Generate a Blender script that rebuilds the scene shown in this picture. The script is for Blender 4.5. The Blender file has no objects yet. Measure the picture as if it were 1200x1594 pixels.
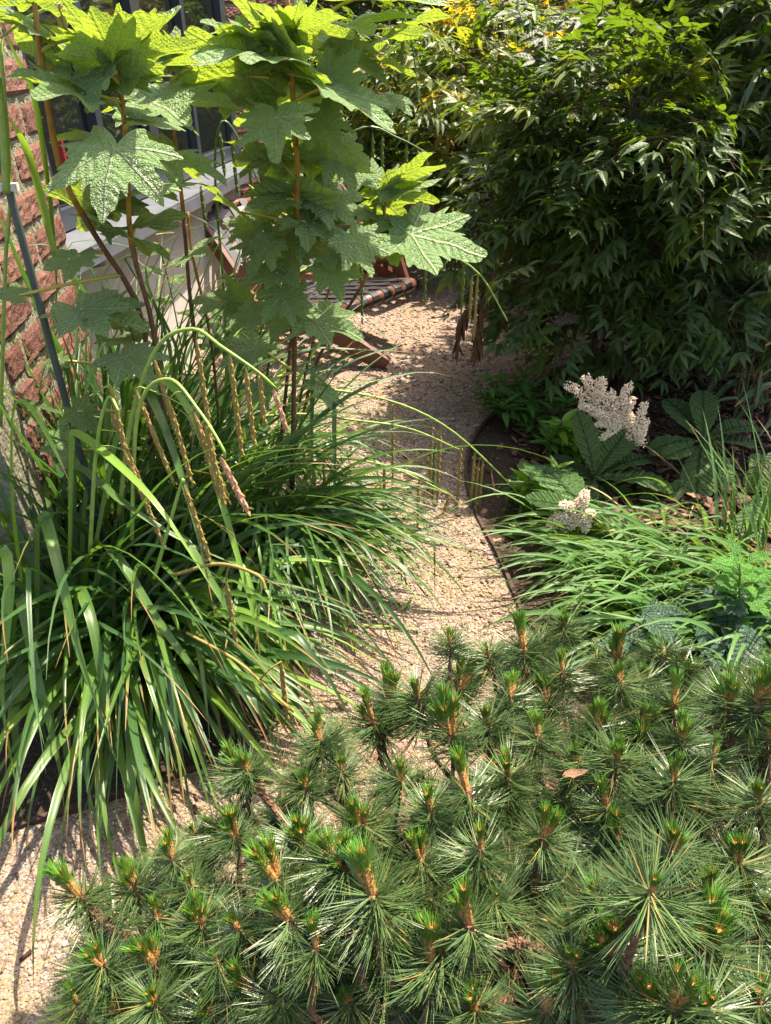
import bpy, math, random
import numpy as np
from mathutils import Vector, Matrix, Quaternion
random.seed(7); rng = np.random.default_rng(7)
R = math.radians
S = bpy.context.scene
COL = S.collection
U = random.uniform

# ------------------------------------------------------------------ camera, light, exposure
CAM_H = 1.45; PITCH = R(33.0); F = 1105.0
cd = bpy.data.cameras.new('camera'); cam = bpy.data.objects.new('camera', cd); COL.objects.link(cam)
cam.location = (0, 0, CAM_H); cam.rotation_euler = (R(90) - PITCH, 0, 0)
cd.sensor_fit = 'VERTICAL'; cd.sensor_height = 24.0; cd.lens = F / 1594.0 * 24.0
cd.clip_start = 0.05; cd.clip_end = 400
cd.dof.use_dof = False
S.camera = cam
SUN_EL = R(65); SUN_AZ = math.atan2(0.66, 0.62)      # towards the sun: behind the garden, to the right (from +y towards +x)
w = bpy.data.worlds.new('World'); S.world = w; w.use_nodes = True
nt = w.node_tree; nt.nodes.clear()
sky = nt.nodes.new('ShaderNodeTexSky'); sky.sky_type = 'NISHITA'; sky.sun_disc = False
sky.dust_density = 3.0; sky.sun_elevation = SUN_EL; sky.sun_rotation = SUN_AZ
bg = nt.nodes.new('ShaderNodeBackground'); bg.inputs['Strength'].default_value = 0.14
wo = nt.nodes.new('ShaderNodeOutputWorld')
nt.links.new(sky.outputs[0], bg.inputs[0]); nt.links.new(bg.outputs[0], wo.inputs[0])
sd = bpy.data.lights.new('sun', 'SUN'); sd.energy = 5.0; sd.angle = R(0.55); sd.color = (1.0, 0.94, 0.84)
sun = bpy.data.objects.new('sun', sd); COL.objects.link(sun)
to_sun = Vector((math.sin(SUN_AZ) * math.cos(SUN_EL), math.cos(SUN_AZ) * math.cos(SUN_EL), math.sin(SUN_EL)))
sun.rotation_euler = (-to_sun).to_track_quat('-Z', 'Y').to_euler()
S.view_settings.view_transform = 'Standard'; S.view_settings.look = 'None'
S.view_settings.exposure = 1.47; S.view_settings.use_white_balance = True; S.view_settings.white_balance_temperature = 7300; S.view_settings.white_balance_tint = 14; S.view_settings.gamma = 1.0; S.view_settings.use_curve_mapping = False
S.render.engine = 'CYCLES'
S.cycles.max_bounces = 8; S.cycles.diffuse_bounces = 4; S.cycles.transmission_bounces = 5

# ------------------------------------------------------------------ pixel helpers (photo pixels -> places in the garden)
cp, sp = math.cos(PITCH), math.sin(PITCH)
def ray(px, py):
    a = (px - 600) / F; b = (797 - py) / F
    return Vector((a, cp + b * sp, -sp + b * cp))
def P(px, py, Y):
    d = ray(px, py); return Vector((0, 0, CAM_H)) + d * (Y / d.y)
def G(px, py, z=0.0):
    d = ray(px, py); return Vector((0, 0, CAM_H)) + d * ((z - CAM_H) / d.z)
def D(px, py, dep):
    return Vector((0, 0, CAM_H)) + ray(px, py) * dep
def project(p):
    q = p - Vector((0, 0, CAM_H)); dz = q.y * cp - q.z * sp; up = q.y * sp + q.z * cp
    return (600 + F * q.x / dz, 797 - F * up / dz, dz)

# ------------------------------------------------------------------ object helpers
def prop(o, label=None, cat=None, group=None, kind=None):
    if label: o['label'] = label
    if cat: o['category'] = cat
    if group: o['group'] = group
    if kind: o['kind'] = kind
    return o
def thing(name, loc, label, cat, group=None):
    o = bpy.data.objects.new(name, None); COL.objects.link(o); o.location = loc; o.empty_display_size = .1
    return prop(o, label, cat, group)
def link(name, me, parent=None, world=None):
    o = bpy.data.objects.new(name, me); COL.objects.link(o)
    if parent is not None: o.parent = parent
    if world is not None:
        if parent is not None:
            off = Vector(parent.location)
            if parent.parent is not None:      # parts are placed with a pure translation or matrix of their own
                off = parent['_w'] if '_w' in parent else off
            o.matrix_local = Matrix.Translation(-off) @ world
        else: o.matrix_local = world
    return o
class MB:
    def __init__(s): s.v = []; s.f = []; s.uv = []; s.mi = []; s.m = 0
    def add(s, vs, fs, uvs=None):
        b = len(s.v); s.v.extend([tuple(x) for x in vs])
        for k, f in enumerate(fs):
            s.f.append(tuple(i + b for i in f)); s.mi.append(s.m)
            if uvs is None: s.uv.extend([(0, 0)] * len(f))
            elif isinstance(uvs[0], list): s.uv.extend(uvs[k])
            else: s.uv.extend([uvs[i] for i in f])
    def box(s, c, sz, rot=None):
        x, y, z = sz[0] / 2, sz[1] / 2, sz[2] / 2; c = Vector(c)
        vs = [Vector((a * x, b * y, d * z)) for a in (-1, 1) for b in (-1, 1) for d in (-1, 1)]
        if rot is not None: vs = [rot @ v for v in vs]
        s.add([v + c for v in vs], [(0, 1, 3, 2), (4, 6, 7, 5), (0, 4, 5, 1), (2, 3, 7, 6), (0, 2, 6, 4), (1, 5, 7, 3)])
    def tube(s, pts, rads, n=6, cap=True):
        pts = [Vector(p) for p in pts]; N = len(pts); vs = []; uvs = []
        t0 = (pts[1] - pts[0]).normalized()
        ref = Vector((0, 0, 1)) if abs(t0.z) < .9 else Vector((1, 0, 0))
        L = 0
        for i, p in enumerate(pts):
            t = (pts[min(i + 1, N - 1)] - pts[max(i - 1, 0)]).normalized()
            a = t.cross(ref)
            if a.length < 1e-6: a = t.orthogonal()
            a.normalize(); b = a.cross(t); ref = b.cross(a) * 0 + ref
            if i: L += (p - pts[i - 1]).length
            r = rads[i] if hasattr(rads, '__len__') else rads
            for k in range(n):
                th = 2 * math.pi * k / n
                vs.append(p + (a * math.cos(th) + b * math.sin(th)) * r); uvs.append((k / n, L))
        fs = []
        for i in range(N - 1):
            for k in range(n):
                fs.append((i * n + k, i * n + (k + 1) % n, (i + 1) * n + (k + 1) % n, (i + 1) * n + k))
        if cap: fs.append(tuple(range(n - 1, -1, -1))); fs.append(tuple(range((N - 1) * n, N * n)))
        s.add(vs, fs, uvs)
    def mesh(s, name, mats, smooth=False, origin=None):
        me = bpy.data.meshes.new(name)
        vs = s.v if origin is None else [(v[0] - origin[0], v[1] - origin[1], v[2] - origin[2]) for v in s.v]
        me.from_pydata(vs, [], s.f)
        for m in (mats if isinstance(mats, (list, tuple)) else [mats]): me.materials.append(m)
        ul = me.uv_layers.new(name='UVMap'); ul.data.foreach_set('uv', [c for t in s.uv for c in t])
        if any(s.mi): me.polygons.foreach_set('material_index', s.mi)
        if smooth: me.polygons.foreach_set('use_smooth', [True] * len(s.f))
        me.update(); return me
    def obj(s, name, mats, parent=None, smooth=False):     # verts are in world space; the parent is a pure translation
        org = parent.location if parent is not None else None
        return link(name, s.mesh(name, mats, smooth, org), parent)
def catmull(pts, n):
    pts = [Vector(p) for p in pts]; ext = [pts[0] * 2 - pts[1]] + pts + [pts[-1] * 2 - pts[-2]]
    out = []; M = len(pts) - 1
    for i in range(n + 1):
        u = i / n * M; k = min(int(u), M - 1); t = u - k
        a, b, c, d = ext[k], ext[k + 1], ext[k + 2], ext[k + 3]
        out.append(.5 * ((2 * b) + (c - a) * t + (2 * a - 5 * b + 4 * c - d) * t * t + (3 * b - a - 3 * c + d) * t ** 3))
    return out
def copyme(o, parent, mat_local, name=None):
    c = o.copy(); COL.objects.link(c); c.parent = parent; c.matrix_local = mat_local
    return c

# ------------------------------------------------------------------ materials
class NT:
    def __init__(s, name):
        s.m = bpy.data.materials.new(name); s.m.use_nodes = True; s.t = s.m.node_tree; s.t.nodes.clear()
        s.out = s.n('ShaderNodeOutputMaterial')
    def n(s, t, **k):
        x = s.t.nodes.new(t)
        for a, b in k.items(): setattr(x, a, b)
        return x
    def l(s, a, b): s.t.links.new(a, b)
    def val(s, sock, v):
        if hasattr(v, 'links') or hasattr(v, 'is_linked'): s.l(v, sock)
        else: sock.default_value = v if not (isinstance(v, tuple) and len(v) == 3 and sock.type == 'RGBA') else (*v, 1)
    def math(s, op, a, b=0.0, c=None, clamp=False):
        x = s.n('ShaderNodeMath', operation=op, use_clamp=clamp); s.val(x.inputs[0], a); s.val(x.inputs[1], b)
        if c is not None: s.val(x.inputs[2], c)
        return x.outputs[0]
    def mix(s, f, a, b):
        x = s.n('ShaderNodeMix', data_type='RGBA'); s.val(x.inputs[0], f); s.val(x.inputs[6], a); s.val(x.inputs[7], b); return x.outputs[2]
    def ramp(s, f, stops):
        x = s.n('ShaderNodeValToRGB'); e = x.color_ramp.elements
        while len(e) < len(stops): e.new(.5)
        for k, (p, c) in enumerate(stops):
            e[k].position = p; e[k].color = (*c, 1) if len(c) == 3 else c
        s.l(f, x.inputs[0]); return x.outputs[0]
    def noise(s, vec, scale, detail=4, rough=.55, out='Fac'):
        x = s.n('ShaderNodeTexNoise'); x.inputs['Scale'].default_value = scale; x.inputs['Detail'].default_value = detail
        x.inputs['Roughness'].default_value = rough
        if vec is not None: s.l(vec, x.inputs['Vector'])
        return x.outputs[out]
    def obj(s): return s.n('ShaderNodeTexCoord').outputs['Object']
    def wpos(s): return s.n('ShaderNodeNewGeometry').outputs['Position']
    def island(s): return s.n('ShaderNodeNewGeometry').outputs['Random Per Island']
    def rnd(s): return s.n('ShaderNodeObjectInfo').outputs['Random']
    def maprange(s, v, a, b, c=0., d=1.):
        x = s.n('ShaderNodeMapRange'); s.val(x.inputs[0], v)
        for i, q in enumerate((a, b, c, d)): x.inputs[i + 1].default_value = q
        return x.outputs[0]
    def bump(s, h, strength=.3, dist=.01):
        x = s.n('ShaderNodeBump'); x.inputs['Strength'].default_value = strength; x.inputs['Distance'].default_value = dist
        s.l(h, x.inputs['Height']); return x.outputs[0]
    def surf(s, col, rough=.6, spec=.4, normal=None, metal=0.0, sheen=0.0):
        p = s.n('ShaderNodeBsdfPrincipled'); s.val(p.inputs['Base Color'], col); s.val(p.inputs['Roughness'], rough)
        s.val(p.inputs['Specular IOR Level'], spec); p.inputs['Metallic'].default_value = metal; p.inputs['Sheen Weight'].default_value = sheen; p.inputs['Sheen Roughness'].default_value = .35
        if normal is not None: s.l(normal, p.inputs['Normal'])
        return p.outputs[0]
    def done(s, sh): s.l(sh, s.out.inputs[0]); return s.m
    def leafmix(s, sh, tcol, fac, normal=None):
        t = s.n('ShaderNodeBsdfTranslucent'); s.val(t.inputs[0], tcol)
        if normal is not None: s.l(normal, t.inputs['Normal'])
        m = s.n('ShaderNodeMixShader'); m.inputs[0].default_value = fac; s.l(sh, m.inputs[1]); s.l(t.outputs[0], m.inputs[2])
        return m.outputs[0]

def mat_simple(name, a, b, scale=20, rough=.7, spec=.3, bump=.3, bd=.004, metal=0.0, detail=5, rnd=.0):
    m = NT(name); o = m.obj(); n = m.noise(o, scale, detail)
    c = m.mix(m.ramp(n, [(.3, (0, 0, 0)), (.7, (1, 1, 1))]), a, b)
    if rnd: 
        hs = m.n('ShaderNodeHueSaturation'); m.l(c, hs.inputs['Color']); m.l(m.maprange(m.rnd(), 0, 1, 1 - rnd, 1 + rnd), hs.inputs['Value']); c = hs.outputs[0]
    return m.done(m.surf(c, rough, spec, m.bump(n, bump, bd), metal))

def mat_veined(name, dark, light, trans, vein, freq=14., k=.9, tf=.4, rough=.42, spec=.5, veinw=.10, bump=.5, byisland=False, midw=.02, spots=None, bd=.004, sheen=0., vmix=.55, cells=170):
    """leaf surface; UV.x = way along the main vein, UV.y = signed distance from it (in leaf lengths)"""
    m = NT(name); uv = m.n('ShaderNodeUVMap').outputs[0]
    sx = m.n('ShaderNodeSeparateXYZ'); m.l(uv, sx.inputs[0]); u, v = sx.outputs[0], sx.outputs[1]
    av = m.math('ABSOLUTE', v)
    wob = m.noise(m.obj(), 60, 2)
    ph = m.math('MULTIPLY', m.math('SUBTRACT', u, m.math('MULTIPLY', av, k)), freq)
    ph = m.math('ADD', ph, m.math('MULTIPLY', wob, .35))
    tri = m.math('ABSOLUTE', m.math('SUBTRACT', m.math('FRACT', ph), .5))          # 0 on a side vein
    side = m.maprange(tri, 0., veinw, 1., 0.)
    mid = m.maprange(av, midw * .3, midw, 1., 0.)
    vn = m.math('MAXIMUM', m.math('MULTIPLY', side, .6), mid)
    r = m.island() if byisland else m.rnd()
    c = m.mix(r, dark, light)
    big = m.noise(m.obj(), 14, 3)
    c = m.mix(m.math('MULTIPLY', big, .35), c, tuple(x * 1.5 for x in light))
    if spots is not None:
        sn = m.noise(m.obj(), 22, 4); c = m.mix(m.maprange(sn, .62, .72), c, spots)
    c2 = m.mix(m.math('MULTIPLY', vn, vmix), c, vein)
    tc = m.mix(m.math('MULTIPLY', vn, .5), trans, tuple(x * .45 for x in trans))
    cell = m.n('ShaderNodeTexVoronoi', feature='DISTANCE_TO_EDGE'); cell.inputs['Scale'].default_value = cells; m.l(m.obj(), cell.inputs['Vector'])
    quilt = m.math('ADD', m.math('MULTIPLY', tri, 1.2), m.math('MULTIPLY', m.maprange(cell.outputs[0], 0, .25), .3))
    nb = m.bump(m.math('ADD', quilt, m.math('MULTIPLY', mid, .8)), bump, bd)
    return m.done(m.leafmix(m.surf(c2, rough, spec, nb, 0., sheen), tc, tf, nb))

def mat_blade(name, dark, light, trans, tf=.35, rough=.38, brown=.5, byisland=False, tipstart=.86):
    m = NT(name); uv = m.n('ShaderNodeUVMap').outputs[0]
    sx = m.n('ShaderNodeSeparateXYZ'); m.l(uv, sx.inputs[0]); u, v = sx.outputs[0], sx.outputs[1]
    r = m.island() if byisland else m.rnd()
    c = m.mix(r, dark, light)
    cb = m.n('ShaderNodeCombineXYZ'); m.l(m.math('MULTIPLY', u, 9), cb.inputs[0]); m.l(m.math('MULTIPLY', v, 1.2), cb.inputs[1]); m.l(m.math('MULTIPLY', r, 40), cb.inputs[2])
    st = m.noise(cb.outputs[0], 1.6, 3)
    c = m.mix(m.math('MULTIPLY', st, .7), c, tuple(x * 1.7 for x in light))
    cen = m.maprange(m.math('ABSOLUTE', m.math('SUBTRACT', u, .5)), 0.0, .07, 1., 0.)
    c = m.mix(m.math('MULTIPLY', cen, .3), c, tuple(min(1, x * 2.2) for x in light))
    cb2 = m.n('ShaderNodeCombineXYZ'); m.l(m.math('MULTIPLY', u, 1.2), cb2.inputs[0]); m.l(m.math('MULTIPLY', v, 14), cb2.inputs[1]); m.l(m.math('MULTIPLY', r, 71), cb2.inputs[2])
    sn = m.noise(cb2.outputs[0], 1.0, 4)
    spot = m.maprange(sn, .66, .72, 0., brown)
    tip = m.math('MULTIPLY', m.maprange(m.math('ADD', v, m.math('MULTIPLY', sn, .12)), tipstart + .04, tipstart + .12), m.maprange(m.math('FRACT', m.math('MULTIPLY', r, 7)), .35, .5))
    br = m.math('MAXIMUM', spot, tip)
    c = m.mix(br, c, m.mix(sn, (.16, .07, .02), (.42, .26, .09)))
    tc = m.mix(br, trans, (.25, .12, .03))
    wv = m.math('SINE', m.math('MULTIPLY', u, 50))
    nb = m.bump(wv, .25, .0012)
    return m.done(m.leafmix(m.surf(c, rough, .5, nb), tc, tf, nb))

M = {}
M['oak'] = mat_veined('hydrangea_leaf', (.125, .25, .080), (.20, .34, .13), (.44, .62, .05), (.50, .60, .34), freq=9, k=.8, tf=.37, rough=.36, spec=.75, veinw=.09, midw=.020, bump=.8, bd=.012, sheen=.06, vmix=.7, cells=26)
M['oak_old'] = mat_veined('hydrangea_leaf_spotted', (.06, .12, .03), (.10, .17, .05), (.45, .55, .04), (.32, .40, .20), freq=9, tf=.42, spots=(.30, .16, .05), veinw=.07, midw=.016)
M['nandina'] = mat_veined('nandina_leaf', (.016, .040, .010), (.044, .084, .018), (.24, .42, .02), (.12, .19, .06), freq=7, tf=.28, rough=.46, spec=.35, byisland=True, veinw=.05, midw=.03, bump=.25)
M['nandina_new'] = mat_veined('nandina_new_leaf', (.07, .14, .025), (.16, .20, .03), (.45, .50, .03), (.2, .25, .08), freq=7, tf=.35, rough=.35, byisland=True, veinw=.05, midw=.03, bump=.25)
M['nandina_gold'] = mat_veined('nandina_gold_leaf', (.22, .17, .02), (.40, .30, .03), (.75, .50, .03), (.35, .3, .08), freq=7, tf=.5, rough=.4, byisland=True, veinw=.05, midw=.03, bump=.25)
M['rodgersia'] = mat_veined('rodgersia_leaf', (.085, .195, .055), (.13, .25, .08), (.30, .50, .05), (.035, .085, .028), freq=15, k=.75, tf=.25, rough=.42, spec=.5, veinw=.16, midw=.03, bump=1.0, bd=.03, vmix=.8, cells=40)
M['herb'] = mat_veined('herb_leaf', (.05, .17, .025), (.08, .25, .035), (.30, .60, .03), (.05, .13, .03), freq=10, tf=.35, rough=.5, veinw=.12, bump=.8, bd=.006)
M['astilbe'] = mat_veined('blue_green_leaf', (.020, .060, .034), (.034, .090, .048), (.12, .30, .05), (.015, .045, .03), freq=14, k=.7, tf=.2, rough=.48, veinw=.16, bump=.9, bd=.006)
M['skimmia'] = mat_veined('glossy_leaf', (.030, .090, .025), (.055, .15, .030), (.25, .5, .03), (.10, .2, .06), freq=6, tf=.2, rough=.2, spec=.6, veinw=.04, byisland=True, bump=.2)
M['skimmia_new'] = mat_veined('glossy_new_leaf', (.10, .24, .03), (.16, .32, .04), (.4, .7, .03), (.14, .3, .06), freq=6, tf=.3, rough=.25, spec=.6, veinw=.04, bump=.2)
M['ivy'] = mat_veined('small_leaf', (.03, .09, .025), (.06, .16, .03), (.25, .5, .03), (.08, .15, .05), freq=6, tf=.3, rough=.4, byisland=True, bump=.3)
M['dead'] = mat_veined('dead_leaf', (.16, .085, .045), (.42, .27, .17), (.35, .18, .08), (.12, .06, .03), freq=8, tf=.2, rough=.7, spec=.2)
M['dead_dark'] = mat_veined('withered_leaf', (.055, .028, .014), (.13, .065, .030), (.20, .08, .03), (.04, .02, .01), freq=8, tf=.15, rough=.65, spec=.25, byisland=True)
M['sedge'] = mat_blade('sedge_blade', (.026, .070, .015), (.066, .135, .025), (.20, .40, .03), tf=.26, rough=.30)
M['sedge_dark'] = mat_blade('sedge_blade_blue', (.016, .048, .017), (.034, .084, .025), (.14, .36, .04), tf=.25, rough=.33, brown=.3)
M['sedge_lime'] = mat_blade('sedge_blade_lime', (.09, .19, .03), (.14, .26, .04), (.36, .60, .04), tf=.35, rough=.32, brown=.2)
M['hakone'] = mat_blade('grass_blade', (.045, .125, .030), (.080, .18, .048), (.20, .36, .05), tf=.35, rough=.35, brown=.1, tipstart=.92)
M['bamboo'] = mat_blade('bamboo_blade', (.025, .060, .022), (.045, .085, .028), (.14, .26, .03), tf=.2, rough=.4, brown=.3)
M['lawn'] = mat_blade('ground_grass', (.03, .09, .02), (.07, .18, .03), (.25, .45, .03), tf=.3, byisland=True)
M['straw'] = mat_blade('dry_blade', (.30, .20, .10), (.45, .33, .18), (.4, .28, .12), tf=.2, rough=.6)
M['stalk'] = mat_simple('sedge_stalk', (.17, .29, .05), (.29, .40, .09), 60, .45, .4, .1)
M['stalk_dark'] = mat_simple('sedge_stalk_dark', (.04, .10, .025), (.08, .16, .03), 60, .45, .4, .1)
M['catkin'] = mat_simple('catkin', (.17, .125, .035), (.42, .32, .10), 900, .8, .2, .8, .002, detail=2)
M['catkin_green'] = mat_simple('catkin_green', (.07, .11, .03), (.15, .19, .05), 900, .8, .2, .8, .002, detail=2)
M['catkin_pink'] = mat_simple('catkin_rusty', (.40, .19, .11), (.60, .36, .22), 900, .8, .2, .8, .002, detail=2)
M['hstem'] = mat_simple('hydrangea_stem', (.24, .12, .025), (.40, .22, .045), 40, .5, .4, .2)
M['hstem_old'] = mat_simple('hydrangea_old_stem', (.10, .045, .025), (.17, .09, .05), 60, .7, .3, .5)
M['petiole'] = mat_simple('petiole', (.32, .33, .06), (.46, .36, .08), 30, .45, .4, .1)
M['nstem'] = mat_simple('nandina_stem', (.07, .055, .030), (.14, .10, .05), 50, .75, .2, .6)
M['herbstem'] = mat_simple('herb_stem', (.09, .18, .035), (.14, .24, .05), 50, .5, .3, .1)
M['rstem'] = mat_simple('rodgersia_stem', (.12, .085, .03), (.20, .15, .06), 60, .6, .3, .2)
M['bark'] = mat_simple('pine_bark', (.085, .045, .028), (.24, .14, .085), 130, .85, .15, 1., .006)
M['budwood'] = mat_simple('pine_bud_wood', (.12, .05, .035), (.30, .15, .09), 200, .6, .3, .8, .003)
M['soil'] = None; M['gravel'] = None

# pine needles: silvery green, new growth on the candles with orange scales
m = NT('pine_needle'); uv = m.n('ShaderNodeUVMap').outputs[0]; sx = m.n('ShaderNodeSeparateXYZ'); m.l(uv, sx.inputs[0])
c = m.mix(m.island(), (.042, .105, .030), (.145, .225, .075)); c = m.mix(m.maprange(m.island(), .93, .95), c, (.35, .24, .08))
c = m.mix(m.maprange(sx.outputs[1], 0, .12, 1, 0), c, (.45, .40, .18))
M['needle'] = m.done(m.leafmix(m.surf(c, .36, .6), (.28, .38, .12), .2))
m = NT('pine_new_needle'); c = m.mix(m.island(), (.05, .18, .018), (.11, .29, .03)); uv = m.n('ShaderNodeUVMap').outputs[0]
sx = m.n('ShaderNodeSeparateXYZ'); m.l(uv, sx.inputs[0]); c = m.mix(m.maprange(sx.outputs[1], .10, .50, 1, 0), c, (.50, .26, .07))
M['newneedle'] = m.done(m.leafmix(m.surf(c, .35, .5), (.20, .45, .03), .2))
m = NT('pine_candle'); n = m.noise(m.obj(), 420, 3); c = m.mix(m.ramp(n, [(.35, (0, 0, 0)), (.62, (1, 1, 1))]), (.22, .085, .030), (.55, .28, .09))
M['candle'] = m.done(m.surf(c, .6, .3, m.bump(n, .8, .003)))
m = NT('dead_needle'); c = m.mix(m.island(), (.13, .06, .03), (.46, .27, .14)); M['deadneedle'] = m.done(m.surf(c, .6, .3))
# rodgersia flowers
m = NT('cream_flower'); c = m.mix(m.island(), (.90, .70, .50), (.98, .90, .74)); M['flower'] = m.done(m.leafmix(m.surf(c, .7, .2), (.8, .62, .42), .25))
m = NT('red_berry'); M['berry'] = m.done(m.surf((.35, .02, .02), .3, .5))
# ground
m = NT('soil'); o = m.wpos(); n1 = m.noise(o, 4, 5); n2 = m.noise(o, 90, 6, .7); n3 = m.noise(o, 380, 3)
c = m.mix(n1, (.050, .036, .026), (.095, .070, .050)); c = m.mix(m.maprange(n2, .5, .75), c, (.20, .155, .12)); c = m.mix(m.maprange(n2, .32, .42, 1, 0), c, (.018, .013, .010))
M['soil'] = m.done(m.surf(c, .95, .1, m.bump(m.math('ADD', n2, m.math('MULTIPLY', n3, .4)), .9, .02)))
m = NT('gravel_bed'); o = m.wpos(); vo = m.n('ShaderNodeTexVoronoi'); vo.inputs['Scale'].default_value = 150; m.l(o, vo.inputs['Vector'])
n1 = m.noise(o, 3, 5); n2 = m.noise(o, 50, 5, .7)
sc = m.n('ShaderNodeSeparateColor'); m.l(vo.outputs['Color'], sc.inputs[0])
c = m.mix(sc.outputs[0], (.16, .115, .088), (.32, .25, .20)); c = m.mix(m.maprange(n2, .5, .8), c, (.40, .27, .12)); c = m.mix(m.maprange(n1, .55, .75, 0, .55), c, (.20, .17, .07))
M['gravel'] = m.done(m.surf(c, .9, .15, m.bump(m.math('ADD', m.math('SUBTRACT', 1, vo.outputs['Distance']), n2), .8, .006)))
m = NT('gravel_stone'); i = m.island(); o = m.wpos()
c = m.ramp(i, [(0, (.09, .068, .054)), (.2, (.185, .140, .110)), (.45, (.265, .210, .170)), (.7, (.345, .288, .245)), (.9, (.56, .51, .46)), (1, (.22, .21, .21))])
n1 = m.noise(o, 3.2, 5); n0 = m.noise(o, 11, 5)
c = m.mix(m.maprange(n1, .42, .66, 0, .75), c, m.mix(n0, (.36, .24, .10), (.15, .13, .05)))
M['stone'] = m.done(m.surf(c, .85, .2, m.bump(m.noise(m.obj(), 600, 2), .3, .001)))
m = NT('soil_grit'); i = m.island(); c = m.ramp(i, [(0, (.04, .03, .022)), (.6, (.13, .095, .07)), (.85, (.28, .23, .19)), (1, (.5, .46, .42))])
M['grit'] = m.done(m.surf(c, .9, .15))
m = NT('bark_chip'); i = m.island(); c = m.ramp(i, [(0, (.035, .02, .014)), (.6, (.11, .06, .04)), (1, (.24, .15, .10))])
M['chip'] = m.done(m.surf(c, .85, .2, m.bump(m.noise(m.obj(), 200, 4), .6, .002)))
M['edging'] = mat_simple('rusty_edging', (.030, .022, .018), (.085, .045, .028), 60, .75, .3, .4)
# building
m = NT('brick_face'); o = m.obj(); n = m.noise(o, 16, 7, .7); n2 = m.noise(o, 90, 5, .7); r = m.rnd()
c = m.mix(r, (.16, .078, .060), (.25, .130, .098)); c = m.mix(m.maprange(n, .5, .75), c, (.16, .045, .032)); c = m.mix(m.maprange(n2, .58, .75), c, (.48, .27, .20))
M['brick'] = m.done(m.surf(c, .9, .2, m.bump(m.math('ADD', n, m.math('MULTIPLY', n2, .6)), 1., .02)))
M['mortar'] = mat_simple('mortar', (.13, .135, .085), (.30, .28, .21), 60, .95, .1, .9, .012)
M['frame'] = mat_simple('window_frame', (.030, .036, .050), (.040, .047, .062), 8, .35, .5, .05)
M['sill'] = mat_simple('metal_sill', (.16, .18, .21), (.24, .26, .29), 8, .35, .5, .05, metal=.4)
m = NT('window_glass'); p = m.n('ShaderNodeBsdfPrincipled'); p.inputs['Base Color'].default_value = (.012, .015, .014, 1); p.inputs['Roughness'].default_value = .03; p.inputs['Specular IOR Level'].default_value = .8
M['glass'] = m.done(p.outputs[0])
m = NT('concrete'); o = m.obj(); n = m.noise(o, 3, 5); n2 = m.noise(o, 150, 4, .7)
mp = m.n('ShaderNodeMapping'); mp.inputs['Scale'].default_value = (9, 9, .6); m.l(o, mp.inputs[0]); st = m.noise(mp.outputs[0], 1.5, 4)
c = m.mix(n, (.50, .46, .42), (.62, .57, .52)); c = m.mix(m.maprange(st, .52, .72, 0, .5), c, (.33, .27, .21)); c = m.mix(m.maprange(n2, .6, .75, 0, .4), c, (.30, .27, .24))
M['concrete'] = m.done(m.surf(c, .85, .2, m.bump(n2, .5, .003)))
M['conduit'] = mat_simple('grey_conduit', (.055, .075, .068), (.08, .10, .092), 20, .5, .4, .05)
M['clip'] = mat_simple('white_clip', (.5, .5, .48), (.6, .6, .58), 20, .5, .4, .05)
m = NT('chair_wood'); o = m.obj(); mp = m.n('ShaderNodeMapping'); mp.inputs['Scale'].default_value = (2, 40, 40); m.l(o, mp.inputs[0]); n = m.noise(mp.outputs[0], 2.2, 5, .6)
c = m.mix(n, (.085, .034, .023), (.18, .075, .046)); M['wood'] = m.done(m.surf(c, .45, .4, m.bump(n, .2, .001)))
m = NT('strap'); c = m.mix(m.rnd(), (.018, .018, .021), (.030, .030, .034)); n = m.noise(m.obj(), 400, 2); M['strap'] = m.done(m.surf(c, .42, .5, m.bump(n, .15, .001)))
m = NT('red_cloth'); M['red'] = m.done(m.surf((.35, .03, .04), .7, .3))

# ------------------------------------------------------------------ leaf meshes
def oak_outline():
    """radius as a function of angle (0 = tip direction) from the petiole junction, five lobes with pointed teeth"""
    lobes = [(0, 1.0, .40), (46, .90, .38), (-46, .92, .38), (98, .72, .44), (-97, .70, .44), (20, .74, .20), (-21, .72, .20), (68, .70, .20), (-66, .70, .20), (146, .50, .45), (-146, .50, .45)]
    lobes = [(R(a + U(-4, 4)), r * U(.92, 1.07), w_) for a, r, w_ in lobes]
    ph = U(0, 6)
    def rad(t):
        b = .50 + .08 * math.cos(t)
        for a, r, w_ in lobes:
            d = abs((t - a + math.pi) % (2 * math.pi) - math.pi)
            b = max(b, r * max(0, 1 - (d / w_) ** 1.35 * .55) if d < w_ * 1.3 else 0)
        d0 = abs(abs(t) - math.pi); b *= .25 + .75 * min(1, d0 / .42)            # notch where the stalk joins
        tooth = abs(((t * 15 + ph) / (2 * math.pi) * 2.2) % 1 - .5) * 2
        return b * (1 - .085 * tooth * min(1, b * 1.6))
    return rad, [a for a, r, w_ in lobes[:5]], [r for a, r, w_ in lobes[:5]]
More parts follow.
